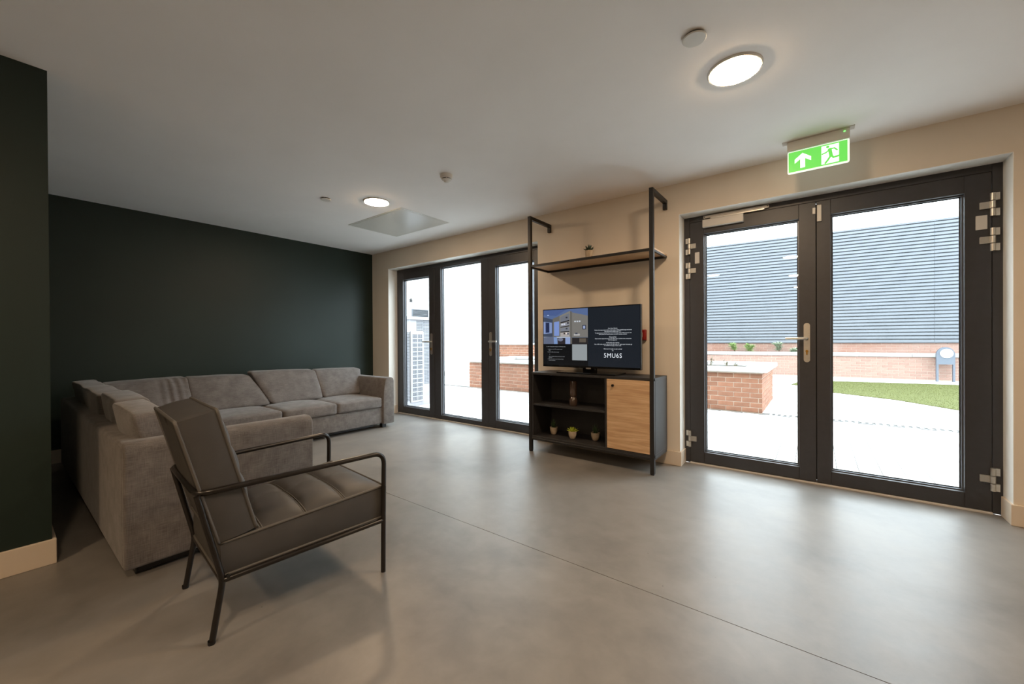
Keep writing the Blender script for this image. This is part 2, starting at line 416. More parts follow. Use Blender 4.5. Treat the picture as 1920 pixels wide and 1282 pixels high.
def hinge(root, x, z, d):
    """three-knuckle surface hinge, centre z; d = direction of the leaf"""
    h = boxes('hinge', [(x + (0 if d > 0 else -.055), x + (.055 if d > 0 else 0), LY0 - .012, LY0, z - .022, z + .022)], M_silver, root, bevel=.0015, seg=1)
    bm = bmesh.new()
    for a, b in ((-.072, -.026), (-.022, .022), (.026, .072)):
        addtube(bm, [(x, LY0 - .013, z + a), (x, LY0 - .013, z + b)], .0125, 14)
    for a, b in ((-.072, -.026), (.026, .072)):
        addbox(bm, x - (.03 if d > 0 else 0), x + (0 if d > 0 else .03), LY0 - .012, FY0, z + a, z + b)
    bmobj('knuckle', bm, M_silver, h, True, ang=math.radians(40))
def leaf(name, label, x0, x1, gl, gr, hinge_side=None, hz=(), hand=None):
    r = thing(name, label, None, ((x0 + x1) / 2, LY0, .012), kind='structure')
    z0, z1, gz0, gz1 = .014, 2.172, .112, 2.06
    boxes('leaf_frame', ringboxes(x0, x1, z0, z1, gl - x0, x1 - gr, gz0 - z0, z1 - gz1, LY0, LY1), M_frame, r, bevel=.002, seg=1)
    glazing(r, gl, gr, gz0, gz1)
    if hinge_side:
        for z in hz: hinge(r, x0 - .002 if hinge_side > 0 else x1 + .002, z, hinge_side)
    if hand: handle(r, *hand)
    return r
# left set: door, fixed light, door
t = thing('trim_1', 'dark grey aluminium outer frame of the three-part glazed screen', None, (X3, FY0, 0), kind='structure')
boxes('outer_frame', [(X3, X3 + .037, FY0, FY1, 0, HD), (X4 - .045, X4, FY0, FY1, 0, HD), (X3 + .037, X4 - .045, FY0, FY1, HD - .05, HD)], M_frame, t, bevel=.002, seg=1)
box('threshold', (X3 + .037, X4 - .045, FY0 - .02, FY1, -.002, .011), M_alu, t, bevel=.002, seg=1)
leaf('door_1', 'glazed dark grey door next to the sofa arm, handle on its right', .457, 1.283, .571, 1.171, hand=(1.226, 1.108, -1))
w = thing('window_1', 'tall fixed glazed panel between two dark grey doors', None, (1.8, LY0, 0), kind='structure')
boxes('window_frame', ringboxes(1.287, 2.307, .0, HD - .05, 1.415 - 1.287, 2.307 - 2.181, .07, HD - .05 - 2.154, LY0 + .002, LY1), M_frame, w, bevel=.002, seg=1)
glazing(w, 1.415, 2.181, .07, 2.154)
leaf('door_2', 'glazed dark grey door behind the left post of the media unit', 2.311, 3.128, 2.425, 3.016, hand=(2.349, 1.108, 1))
# right set: double door
t = thing('trim_2', 'dark grey aluminium outer frame of the double door', None, (X1, FY0, 0), kind='structure')
boxes('outer_frame', [(X1, X1 + .05, FY0, FY1, 0, HD), (X2 - .048, X2, FY0, FY1, 0, HD), (X1 + .05, X2 - .048, FY0, FY1, HD - .05, HD)], M_frame, t, bevel=.002, seg=1)
box('threshold', (X1 + .05, X2 - .048, FY0 - .02, FY1, -.002, .011), M_alu, t, bevel=.002, seg=1)
HZ = (1.96, 1.74, .222)
d3 = leaf('door_3', 'left leaf of the glazed double door, with closer and lever handle', 4.724, 5.633, 4.841, 5.527, 1, HZ, (5.576, 1.122, -1))
d4 = leaf('door_4', 'right leaf of the glazed double door, hinged at the right', 5.637, 6.518, 5.722, 6.402, -1, HZ)
box('cover_plate', (4.768, 4.806, LY0 - .008, LY0, 1.80, 1.90), M_alu, d3, bevel=.002, seg=1)
box('cover_plate', (6.449, 6.499, LY0 - .008, LY0, 1.81, 1.90), M_alu, d4, bevel=.002, seg=1)
c_ = box('door_closer', (4.838, 5.153, LY0 - .042, LY0, 2.105, 2.172), M_alu, d3, bevel=.004, seg=2)
box('slide_rail', (4.843, 5.331, FY0 - .03, FY0, 2.187, 2.210), M_alu, c_, bevel=.002, seg=1)
bm = bmesh.new(); addbox(bm, 4.90, 5.30, LY0 - .028, LY0 - .016, 2.176, 2.184)
bmobj('arm', bm, M_silver, c_)
boxes('fixing_screw', [(4.848, 4.856, FY0 - .032, FY0 - .03, 2.194, 2.202), (5.318, 5.326, FY0 - .032, FY0 - .03, 2.194, 2.202)], M_plug, c_)
box('meeting_strip', (5.612, 5.66, LY1, LY1 + .012, .014, 2.172), M_frame, d3, bevel=.001, seg=1)
ct = box('flush_catch', (5.640, 5.668, LY0 - .016, LY0, 2.015, 2.14), M_alu, d4, bevel=.003, seg=2)
box('keeper', (5.612, 5.632, LY0 - .016, LY0, 2.075, 2.125), M_alu, d3, bevel=.003, seg=2)

# ------------------------------------------------------------------ ceiling fittings
M_lamp = emis('lamp_diffuser', (255, 220, 180), LAMP, base=(240, 236, 228), rough=.6)
def copy_tree(o, parent=None):
    c = o.copy(); COL.objects.link(c); c.parent = parent
    for ch in list(o.children): copy_tree(ch, c)
    return c
def downlight(loc):
    t = thing('ceiling_lamp', None, 'lamp', loc)
    lathe('trim_ring', [(.1135, -.002), (.115, -.0100), (.121, -.0100), (.127, -.003), (.127, .0)], M_white, t, 48, local=True)
    lathe('diffuser', [(0, -.018), (.06, -.0175), (.095, -.0155), (.108, -.0125), (.113, -.004)], M_lamp, t, 48, local=True)
    return t
lamps = [((5.305, -1.378, H), 'large round lit ceiling lamp near the double door, nearest in view'),
         ((2.183, -1.378, H), 'small far round lit ceiling lamp beside the ceiling hatch'),
         ((8.43, -1.378, H), 'added unseen round ceiling lamp beyond the right edge of the view'),  # unseen lamp, added to keep the right part of the ceiling bright
         ((5.30, -4.05, H), 'round ceiling lamp directly above the viewer'),
         ((3.88, -5.33, H), 'round ceiling lamp behind the dark green pier'),
         ((5.27, -6.48, H), 'round ceiling lamp two rows behind the viewer'),
         ((5.26, -8.9, H), 'round ceiling lamp furthest behind near the back wall')]
L0 = None
for loc, lab in lamps:
    if L0 is None: o = L0 = downlight(loc)
    else: o = copy_tree(L0); o.location = loc
    tag(o, lab, 'lamp', 'round ceiling lamps')
def disc(loc, r, label):
    t = thing('ceiling_disc', label, 'ceiling cover', loc, group='round ceiling covers')
    lathe('cover', [(0, -.014), (r - .003, -.014), (r, -.011), (r, -.008), (r - .006, -.008)], M_white, t, 36, local=True)
    lathe('shadow_ring', [(r - .006, -.009), (r - .006, 0)], M_plug, t, 36, local=True)
disc((5.195, -1.742, H), .051, 'white round cover disc beside the large ceiling lamp')
disc((1.872, -1.73, H), .047, 'small white round cover disc left of the far ceiling lamp')
t = thing('smoke_detector', 'white domed smoke detector on the ceiling', 'smoke detector', (3.19, -1.39, H))
lathe('base', [(.052, 0), (.052, -.018), (.047, -.024), (.047, -.026)], M_white, t, 32, local=True)
lathe('vent_slot', [(.040, -.024), (.040, -.038)], M_plug, t, 32, local=True)
lathe('collar', [(.047, -.026), (.0475, -.031), (.041, -.033)], M_white, t, 32, local=True)
lathe('cap', [(.0405, -.037), (.038, -.043), (.020, -.052), (.017, -.060), (.010, -.063), (0, -.063)], M_white, t, 32, local=True)
bm = bmesh.new()
for k in range(6):
    a = 2 * PI * k / 6 + .3; addtube(bm, [(.041 * math.cos(a), .041 * math.sin(a), -.032), (.040 * math.cos(a), .040 * math.sin(a), -.038)], .003, 6)
tag(bmobj('rib', bm, M_white, t, local=True), kind='stuff')
t = thing('access_hatch', 'flush white square access hatch in the ceiling by the doors', 'hatch', (1.735, -.787, H))
hx0, hx1, hy0, hy1 = 1.235, 2.235, -1.13, -.445
def hr(x0, x1, y0, y1, w, z0, z1): return [(x0, x0 + w, y0, y1, z0, z1), (x1 - w, x1, y0, y1, z0, z1), (x0 + w, x1 - w, y0, y0 + w, z0, z1), (x0 + w, x1 - w, y1 - w, y1, z0, z1)]
boxes('hatch_frame', hr(hx0, hx1, hy0, hy1, .024, H - .004, H), M_hatch, t, bevel=.001, seg=1)
boxes('shadow_gap', hr(hx0 + .024, hx1 - .024, hy0 + .024, hy1 - .024, .003, H - .0005, H), M_plug, t)
hd_ = box('hatch_panel', (hx0 + .027, hx1 - .027, hy0 + .027, hy1 - .027, H - .005, H), M_hatch, t, bevel=.001, seg=1)
for px in (1.45, 2.02): lathe('latch', [(0, -.002), (.012, -.002), (.013, 0)], M_white, hd_, 16, (px, hy0 + .07, H - .005))

# exit sign
M_signgreen = emis('exit_sign_green', (104, 208, 82), 1.0, base=(40, 110, 40))
M_signwhite = emis('exit_sign_white', (235, 255, 235), 1.1, base=(200, 210, 200))
M_edge = emis('exit_sign_acrylic_edge', (225, 240, 225), .75, base=(220, 225, 220))
sx0, sx1, sy = 5.474, 5.812, -.278
t = thing('exit_sign', 'illuminated green emergency exit sign with arrow and running figure', 'exit sign', ((sx0 + sx1) / 2, sy, H))
box('ceiling_plate', (sx0 - .028, sx1 + .024, sy - .03, sy + .03, H - .004, H), M_alu, t, bevel=.001, seg=1)
box('housing', (sx0, sx1, sy - .02, sy + .02, H - .07, H - .004), M_alu, t, bevel=.003, seg=2)
lathe('indicator_light', [(0, -.004), (.004, -.002), (.005, 0)], emis('green_led', (90, 255, 90), 4, base=(20, 80, 20)), t, 12, (sx1 - .028, sy - .0215, H - .022))
pz0, pz1 = 2.276, 2.432
def rr(x0, x1, z0, z1, r, n=5):
    out = []
    for cx, cz, a0 in ((x1 - r, z1 - r, 0), (x0 + r, z1 - r, PI / 2), (x0 + r, z0 + r, PI), (x1 - r, z0 + r, 1.5 * PI)):
        out += [(cx + r * math.cos(a0 + PI / 2 * k / n), cz + r * math.sin(a0 + PI / 2 * k / n)) for k in range(n + 1)]
    return out
XZ = lambda u, v, t_: Vector((u, t_, v))
pan = prism('acrylic_panel', rr(sx0 + .002, sx1 - .002, pz0, pz1, .012), XZ, sy - .005, sy + .005, M_edge, t)
gx0, gx1, gz0, gz1 = sx0 + .008, sx1 - .013, pz0 + .010, pz1 - .008
box('green_face', (gx0, gx1, sy - .0062, sy - .0052, gz0, gz1), M_signgreen, pan)
gw, gh = gx1 - gx0, gz1 - gz0
def sg(u, v): return (gx0 + u * gw, gz0 + v * gh)
arrow = [sg(.25, .86), sg(.40, .60), sg(.40, .40), sg(.295, .58), sg(.295, .13), sg(.21, .13), sg(.21, .58), sg(.11, .40), sg(.11, .60)]
prism('arrow', arrow, XZ, sy - .0072, sy - .0062, M_signwhite, pan)
prism('doorway', [sg(.575, .06), sg(.865, .06), sg(.865, .94), sg(.575, .94)], XZ, sy - .0072, sy - .0062, M_signwhite, pan)
bm = bmesh.new()
def limb(pts, w):
    for (a, b) in zip(pts, pts[1:]):
        A = Vector((*sg(*a), 0)); B = Vector((*sg(*b), 0)); d = (B - A).normalized() * w * .4; n_ = Vector((-d.y, d.x, 0)).normalized() * w / 2
        A2 = A - d; B2 = B + d
        addprism(bm, [((A2 + n_).x, (A2 + n_).y), ((B2 + n_).x, (B2 + n_).y), ((B2 - n_).x, (B2 - n_).y), ((A2 - n_).x, (A2 - n_).y)], XZ, sy - .0080, sy - .0072)
addprism(bm, [(sg(.68, .86)[0] + .0085 * math.cos(a), sg(.68, .86)[1] + .0085 * math.sin(a)) for a in [2 * PI * k / 16 for k in range(16)]], XZ, sy - .0080, sy - .0072)
limb([(.715, .72), (.735, .42)], .019)
limb([(.715, .72), (.65, .60), (.59, .56)], .008)
limb([(.72, .73), (.79, .74), (.835, .62)], .008)
limb([(.735, .42), (.675, .20), (.64, .10)], .011)
limb([(.74, .42), (.775, .30), (.895, .34)], .011)
bmobj('running_figure', bm, M_signgreen, pan)

# ------------------------------------------------------------------ media unit
PX0, PX1, PYF = 3.335, 4.557, -.40      # post centres (x) and front face
t = thing('media_unit', 'tall black metal media unit with open shelves and oak door below the screen', 'shelving unit', (3.95, -.22, 0))
PW = .034
for px in (PX0, PX1):
    po = box('post', (px - PW / 2, px + PW / 2, PYF, PYF + PW, .008, 2.372), M_black, t, bevel=.002, seg=1)
    box('foot_cap', (px - PW / 2 + .003, px + PW / 2 - .003, PYF + .003, PYF + PW - .003, 0, .008), M_plug, po)
    boxes('wall_arm', [(px - PW / 2, px + PW / 2, PYF + PW, 0, 2.338, 2.372), (px - PW / 2, px + PW / 2, -.03, 0, 2.285, 2.338)], M_black, po, bevel=.002, seg=1)
CX0, CX1 = PX0 + PW / 2, PX1 - PW / 2; CY0, CY1 = PYF + .004, -.045
cz0, cz1 = .142, .800
body = boxes('cabinet_body', [(CX0, CX1 + PW, CY0, CY1, cz1 - .022, cz1), (CX0, CX1 + PW, CY0, CY1, cz0, cz0 + .022),
        (CX0, CX0 + .018, CY0 + .003, CY1, cz0 + .022, cz1 - .022), (CX1 + PW - .018, CX1 + PW, CY0 + PW, CY1, cz0 + .022, cz1 - .022),
        (4.140, 4.158, CY0 + .003, CY1, cz0 + .022, cz1 - .022), (CX0, CX1 + PW, CY1, CY1 + .006, cz0, cz1)], M_dark, t, bevel=.0012, seg=1)
box('shelf', (CX0 + .018, 4.140, CY0 + .006, CY1, .468, .488), M_dark, t, bevel=.001, seg=1)
boxes('bottom_rail', [(CX0, CX1, PYF + .002, PYF + .03, .120, cz0), (CX1 + PW - .03, CX1 + PW, PYF + PW, CY1, .120, cz0), (CX0 - PW, CX0 - PW + .03, PYF + PW, CY1, .120, cz0)], M_black, t, bevel=.002, seg=1)
dr = box('door', (4.161, CX1 - .002, CY0 - .002, CY0 + .016, .168, .776), M_oak, t, bevel=.001, seg=1)
bm = bmesh.new(); addtube(bm, [(4.222, CY0 - .002, .722), (4.222, CY0 - .010, .722)], .006, 12); addtube(bm, [(4.222, CY0 - .010, .722), (4.222, CY0 - .024, .722)], .011, 16)
bmobj('knob', bm, M_plug, dr, True, ang=math.radians(40))
SZ = 1.872
sh = box('top_shelf', (CX0 - PW + .004, CX1 + PW - .004, PYF + PW, -.02, SZ - .004, SZ + .012), M_oak, t, bevel=.001, seg=1)
boxes('shelf_rail', [(CX0, CX1, PYF + .006, PYF + PW, SZ - .014, SZ + .006), (CX0 - PW, CX1 + PW, -.04, -.022, SZ - .024, SZ - .004),
      (CX0 - PW, CX0 - PW + .018, PYF + PW, -.04, SZ - .022, SZ - .004), (CX1 + PW - .018, CX1 + PW, PYF + PW, -.04, SZ - .022, SZ - .004)], M_black, sh, bevel=.001, seg=1)

# television
TX0, TX1, TZ0, TZ1, TY = 3.398, 4.417, .852, 1.434, -.25
tv = thing('television', 'flat black television showing a white code on its screen', 'television', (3.93, -.22, .80))
box('screen_frame', (TX0, TX1, TY, TY + .035, TZ0, TZ1), M_gloss, tv, bevel=.003, seg=2)
box('rear_housing', (TX0 + .2, TX1 - .2, TY + .035, TY + .07, TZ0 + .02, TZ0 + .33), M_plug, tv, bevel=.01, seg=2)
def scr(name, c, s=1.0): return emis(name, c, s, base=(6, 6, 7), rough=.18)
SX0, SX1, SZ0, SZ1 = TX0 + .009, TX1 - .009, TZ0 + .018, TZ1 - .009
MX = 3.907
lf = box('screen_left_panel', (SX0, MX, TY - .0012, TY - .0002, SZ0, SZ1), scr('screen_black', (17, 18, 20), .8), tv)
rg = box('screen_right_panel', (MX, SX1, TY - .0012, TY - .0002, SZ0, SZ1), scr('screen_blue_black', (27, 32, 39), .9), tv)
# picture of a room: flat print made of coloured shapes
PZ0, PZ1 = 1.081, SZ1
def picture():
    bm = bmesh.new(); cl = bm.loops.layers.float_color.new('Col')
    lay = [0]
    def poly(pts, c):
        lay[0] += 1
        f = bm.faces.new([bm.verts.new((SX0 + u * (MX - SX0), TY - .0014 - lay[0] * 2e-5, PZ0 + v * (PZ1 - PZ0))) for u, v in pts])
        for l in f.loops: l[cl] = (*lin(c), 1)
    def rect(u0, u1, v0, v1, c): poly([(u0, v0), (u1, v0), (u1, v1), (u0, v1)], c)
    rect(0, 1, 0, 1, (96, 102, 112))
    poly([(0, 1), (1, 1), (1, .78), (.62, .94), (.22, .72), (0, .80)], (84, 104, 146))
    poly([(0, 1), (.55, 1), (.3, .82), (0, .86)], (72, 92, 140))
    rect(.09, .13, .84, .86, (190, 210, 250))
    poly([(0, .80), (.22, .72), (.22, .2), (0, .2)], (62, 72, 92))
    poly([(0, .66), (.2, .63), (.2, .32), (0, .30)], (128, 146, 190))
    poly([(.05, .64), (.14, .63), (.14, .34), (.05, .33)], (34, 44, 76))
    poly([(.22, .74), (.40, .83), (.40, .2), (.22, .2)], (104, 102, 96))
    poly([(.25, .64), (.37, .66), (.37, .24), (.25, .24)], (122, 146, 204))
    poly([(.38, .82), (.62, .95), (.62, .2), (.38, .2)], (126, 124, 118))
    poly([(.40, .78), (.60, .88), (.60, .66), (.40, .62)], (110, 114, 124))
    poly([(.40, .63), (.60, .69), (.60, .66), (.40, .60)], (30, 28, 32))
    poly([(.40, .58), (.60, .64), (.60, .53), (.40, .50)], (140, 142, 150))
    poly([(.40, .50), (.60, .535), (.60, .51), (.40, .475)], (32, 30, 34))
    poly([(.40, .46), (.60, .49), (.60, .38), (.40, .36)], (120, 124, 134))
    poly([(.40, .36), (.60, .37), (.60, .35), (.40, .335)], (36, 34, 38))
    poly([(.40, .33), (.60, .34), (.60, .22), (.40, .22)], (168, 162, 160))
    for u, v, c in ((.42, .545, (205, 210, 225)), (.47, .55, (210, 214, 230)), (.55, .58, (46, 44, 52)), (.52, .74, (44, 46, 56)), (.52, .42, (60, 62, 70)), (.47, .28, (70, 60, 58)), (.55, .27, (86, 90, 108)), (.51, .29, (220, 210, 204))):
        rect(u, u + .04, v, v + .045, c)
    rect(.62, .66, .0, .93, (98, 96, 92))
    poly([(.66, .92), (1, .80), (1, .2), (.66, .2)], (118, 116, 112))
    poly([(.66, .93), (1, 1), (1, .79), (.66, .90)], (84, 104, 146))
    for u in (.71, .76, .81): rect(u, u + .035, .62, .66, (196, 204, 214))
    rect(.885, .96, .41, .53, (28, 34, 54)); rect(.90, .945, .43, .51, (150, 164, 200))
    rect(.70, .83, .24, .29, (176, 176, 176)); rect(.73, .78, .28, .32, (70, 74, 86))
    rect(.0, .62, .18, .21, (176, 184, 196))
    poly([(0, .2), (.3, .22), (.34, .12), (.3, 0), (0, 0)], (96, 104, 126))
    poly([(.24, .2), (.32, .2), (.33, 0), (.25, 0)], (120, 148, 196))
    poly([(.34, .18), (.62, .18), (.62, 0), (.34, 0)], (42, 38, 44))
    poly(ellipse(.40, .13, .06, .05, 16), (112, 118, 140))
    rect(.51, .62, .0, .19, (140, 158, 200)); rect(.66, 1, 0, .18, (38, 36, 38)); rect(.82, .96, .05, .16, (92, 84, 74))
    m, nt, b = nmat('screen_picture'); at = nt.nodes.new('ShaderNodeVertexColor'); at.layer_name = 'Col'
    nt.links.new(at.outputs['Color'], b.inputs['Emission Color']); b.inputs['Emission Strength'].default_value = .85
    b.inputs['Base Color'].default_value = (.01, .01, .012, 1); b.inputs['Roughness'].default_value = .2; m.cycles.emission_sampling = 'NONE'
    me = bpy.data.meshes.new('picture'); bm.to_mesh(me); bm.free(); return link('picture', me, m, lf)
picture()
M_txt = scr('screen_white', (226, 232, 240), .95); M_txt2 = scr('screen_grey_text', (165, 168, 172), .8)
box('pale_square', (3.738, 3.898, TY - .0022, TY - .0014, .924, 1.078), scr('screen_pale', (150, 157, 160), .8), lf)
def stext(s, x, z, size, m, par, align='CENTER', sx=1.0, space=1.0):
    me = textmesh(s, size, align, space=space); o = link('screen_text', me, m, par)
    o.rotation_euler = (PI / 2, 0, 0); o.location = Vector((x, TY - .0018, z)) - ORG[par]; o.scale = (sx, 1, 1)
cxr = 4.156
for s, z, sz in (('Cast Your Device', 1.222, .0125), ('Follow the instructions below, then open a Cast-enabled app and press', 1.207, .0125), ('the cast icon to select your TV.', 1.194, .0125),
                 ('To disconnect press the Cast icon in the app, select \u2018Disconnect\u2019 and', 1.180, .0125), ('then press the home button on your remote control.', 1.167, .0125),
                 ('iPhone & iPad', 1.142, .0125), ('Open camera app and point at the QR code. Confirm the connection', 1.128, .0125), ('link that appears.', 1.115, .0125),
                 ('Android & other devices', 1.090, .0125), ('Use a QR code scanner app on the QR code, or open your browser go', 1.076, .0125), ('to website and type in this code.', 1.063, .0125),
                 ("Now you\u2019re ready to start casting!", 1.033, .0125), ('TV', 1.016, .0125)):
    stext(s, cxr, z, sz, M_txt, rg)
stext('5MU6S', cxr, .956, .060, M_txt, rg, sx=.92, space=1.12)
for s, x, z in (('To start casting please complete the following steps:', 3.44, 1.052), ('1. Connect to the WiFi network named', 3.455, 1.026), ('WiFi', 3.468, 1.013), ('2. Scan the QR code on screen', 3.455, .997),
                ('or', 3.475, .975), ('visit the website shown and enter the code', 3.468, .953), ('displayed', 3.468, .941), ('3. Follow the steps on your connected app', 3.455, .927), ('to start streaming', 3.468, .913)):
    stext(s, x, z, .0108, M_txt2, lf, 'LEFT', sx=.98)
box('stand_base', (3.63, 4.23, -.375, -.12, .801, .815), M_gloss, tv, bevel=.004, seg=2)
nk = box('stand_neck', (3.84, 3.98, -.235, -.20, .812, .90), M_gloss, tv, bevel=.008, seg=2)
box('badge', (3.885, 3.935, TY - .002, TY + .002, TZ0 - .010, TZ0 + .004), M_silver, tv, bevel=.001, seg=1)

# call point on the wall
t = thing('alarm_call_point', 'small red fire alarm call point on the wall right of the television', 'alarm', (4.345, 0, 1.16))
box('back_box', (4.297, 4.385, -.03, 0, 1.113, 1.213), mat('red_plastic', (140, 34, 30), (132, 30, 28), rough=.35), t, bevel=.006, seg=2)
box('front_frame', (4.303, 4.379, -.042, -.03, 1.119, 1.207), mat('red_plastic_face', (150, 40, 34), rough=.3), t, bevel=.004, seg=2)
box('break_label', (4.325, 4.358, -.0435, -.042, 1.142, 1.186), M_white, t)

# vase and plants in the unit
t = thing('bottle_vase', 'brown smoked glass vase with narrow waist on the middle shelf', 'vase', (3.768, -.29, .488))
Mv = mat('smoked_brown_glass', (74, 58, 50), (66, 52, 44), rough=.12, spec=.7)
lathe('lower_bulb', [(0, 0), (.034, 0), (.038, .006), (.039, .05), (.034, .07), (.026, .078), (.024, .082)], Mv, t, 28, local=True)
lathe('neck_cylinder', [(.024, .082), (.030, .090), (.036, .10), (.036, .232), (.034, .236), (.031, .232), (.031, .10)], Mv, t, 28, local=True)
M_pot = mat('buff_clay', (196, 178, 154), (182, 164, 140), rough=.85, scale=40, bump=.1, bscale=200)
M_soil = mat('dark_soil', (46, 36, 28), (30, 24, 20), rough=.95, scale=80, bump=.4, bscale=160)
def leafblade(bm, base, d, L, w, bend=.25, thick=.25):
    """fleshy pointed leaf: 4-sided tapering spike bent outwards"""
    d = Vector(d).normalized(); side = d.cross(Vector((0, 0, 1)));
    side = side.normalized() if side.length > 1e-4 else Vector((1, 0, 0)); nn = side.cross(d).normalized()
    out = Vector((d.x, d.y, 0)); rings = []
    for k, (tt, ww) in enumerate(((0, .55), (.35, 1), (.75, .62), (1, .02))):
        c = Vector(base) + d * L * tt + out * bend * L * tt * tt
        rings.append([bm.verts.new(c + side * w * ww), bm.verts.new(c + nn * w * ww * thick * 2), bm.verts.new(c - side * w * ww), bm.verts.new(c - nn * w * ww * thick)])
    for a, b in zip(rings, rings[1:]):
        for k in range(4): bm.faces.new((a[k], a[(k + 1) % 4], b[(k + 1) % 4], b[k]))
    bm.faces.new(rings[-1])
def succulent(loc, label, kind, pr=.039, ph=.068, leaf_m=None):
    t = thing('potted_succulent', label, 'potted plant', loc, group='small potted succulents')
    if kind == 'ribbed':
        bm = bmesh.new(); addlathe(bm, [(0, 0), (pr * .78, 0), (pr * .84, .004), (pr, ph), (pr * .86, ph), (pr * .84, ph - .01)], 28)
        for v in bm.verts:
            r_ = math.hypot(v.co.x, v.co.y)
            if r_ > pr * .8 and .003 < v.co.z: a = math.atan2(v.co.y, v.co.x); s_ = 1 + .035 * math.cos(14 * a); v.co.x *= s_; v.co.y *= s_
        bmobj('pot', bm, M_pot, t, True, True, math.radians(40))
    else:
        lathe('pot', [(0, 0), (pr * .45, 0), (pr * .66, .006), (pr * .92, ph * .5), (pr, ph), (pr * .88, ph), (pr * .86, ph - .01)], M_pot, t, 28, local=True)
    lathe('soil', [(0, ph - .008), (pr * .87, ph - .008)], M_soil, t, 20, local=True)
    rnd = random.Random(len(label))
    def L(base, d, l, w, **k):
        bm = bmesh.new(); leafblade(bm, base, d, l, w, **k); bmobj('leaf', bm, leaf_m, t, True, True)
    if kind == 'ribbed':
        for k in range(16):
            a = k * 2.4; r_ = .002 + .010 * math.sqrt(k / 16); z = ph - .01 + .012 * (1 - k / 16)
            el = math.radians(82 - 4.0 * k); L((r_ * math.cos(a), r_ * math.sin(a), z), (math.cos(a) * math.cos(el), math.sin(a) * math.cos(el), math.sin(el)), .062 - .0012 * k, .0085, bend=.1, thick=.5)
    elif kind == 'rosette':
        for k in range(22):
            a = k * 2.4; fr = k / 22; el = math.radians(85 - 60 * fr); r_ = .004 + .014 * fr
            L((r_ * math.cos(a), r_ * math.sin(a), ph - .01), (math.cos(a) * math.cos(el), math.sin(a) * math.cos(el), math.sin(el)), .045 + rnd.random() * .012, .008, bend=.12, thick=.4)
    else:
        for k in range(9):
            a = k * 2.4; fr = k / 9; el = math.radians(86 - 22 * fr); r_ = .003 + .012 * fr
            L((r_ * math.cos(a), r_ * math.sin(a), ph - .01), (math.cos(a) * math.cos(el), math.sin(a) * math.cos(el), math.sin(el)), .10 - .05 * fr, .008, bend=.05, thick=.35)
    return t
Mg_dark = mat('dark_green_leaf', (48, 66, 44), (34, 52, 36), rough=.5, scale=60)
Mg_yel = mat('yellow_green_leaf', (188, 196, 60), (160, 176, 50), rough=.5, scale=60)
Mg_mid = mat('mid_green_leaf', (62, 84, 52), (46, 70, 42), rough=.5, scale=60)
succulent((3.965, -.335, SZ + .012), 'dark green succulent in a ribbed pot on the high oak shelf', 'ribbed', .037, .062, Mg_dark)
succulent((3.512, -.235, cz0 + .022), 'spiky dark succulent in clay pot, leftmost on the bottom shelf', 'spike', .040, .075, Mg_mid)
succulent((3.755, -.285, cz0 + .022), 'yellow-green rosette succulent in clay pot on the bottom shelf', 'rosette', .040, .075, Mg_yel)
succulent((3.962, -.215, cz0 + .022), 'spiky dark succulent in clay pot beside the cabinet divider', 'spike', .042, .075, Mg_mid)

# ------------------------------------------------------------------ corner sofa
sf = thing('corner_sofa', 'L-shaped taupe fabric corner sofa with loose back cushions', 'sofa', (1.4, -2.2, 0))
AX0, AX1 = .31, 1.2; BY0, BY1 = -3.335, -2.462; ARX1 = 3.076; ATop = .645
box('base', (AX0 + .06, AX1 - .02, -3.28, -.62, .06, .268), M_sofa, sf, bevel=.012, seg=3)
box('base', (AX1 - .06, ARX1 - .12, BY0 + .05, BY1 + .02 - .04, .06, .268), M_sofa, sf, bevel=.012, seg=3)
box('back_frame', (AX0, AX0 + .14, BY0, -.55, .05, ATop - .01), M_sofa, sf, bevel=.02, seg=4)
box('back_frame', (AX0 + .10, ARX1 - .02, BY0, BY0 + .135, .05, ATop - .005), M_sofa, sf, bevel=.02, seg=4)
# arms: upright, thinner and rounded towards the top
def armpoly(o, i):   # outer, inner coordinate; z profile
    s = 1 if i > o else -1; w = abs(i - o)
    top = [(o + s * .0, .05), (o + s * w, .05), (o + s * w, .40), (o + s * w * .93, .52), (o + s * w * .84, .60), (o + s * w * .74, .635), (o + s * w * .58, ATop + .003), (o + s * w * .22, ATop + .003), (o + s * w * .05, .630), (o, .60)]
    return top
prism('arm', armpoly(-.482, -.645), lambda u, v, t_: Vector((t_, u, v)), AX0, AX1 + .012, M_sofa, sf, bevel=.012)
prism('arm', armpoly(ARX1, 2.905), lambda u, v, t_: Vector((u, t_, v)), BY0 + .002, BY1 + .01, M_sofa, sf, bevel=.014)
for fx, fy in ((AX1 - .07, -.60), (AX0 + .06, -.55), (AX0 + .07, -3.27), (ARX1 - .09, BY0 + .08), (ARX1 - .09, BY1 - .07), (AX1 - .07, -2.0), (2.0, BY1 - .08)):
    box('foot', (fx - .03, fx + .03, fy - .03, fy + .03, 0, .052), M_plug, sf, bevel=.003, seg=1)
boxes('plinth', [(AX0 + .1, AX1 - .09, -3.2, -.72, .025, .062), (AX1 - .1, ARX1 - .05, BY0 + .06, BY1 - .06, .012, .062)], M_plug, sf)
def hexa(x0, x1, y0, y1, z0, z1): return [(x0, y0, z0), (x1, y0, z0), (x1, y1, z0), (x0, y1, z0), (x0, y0, z1), (x1, y0, z1), (x1, y1, z1), (x0, y1, z1)]
for i, (a, b) in enumerate(((-1.250, -.650), (-1.848, -1.254), (-2.445, -1.852), (-3.05, -2.449))):
    softbox('seat_cushion', hexa(.52, AX1, a, b, .268, .398), M_sofa2, sf, .026, (.006, .006, .022), 12, .004, 5, i * 3.1)
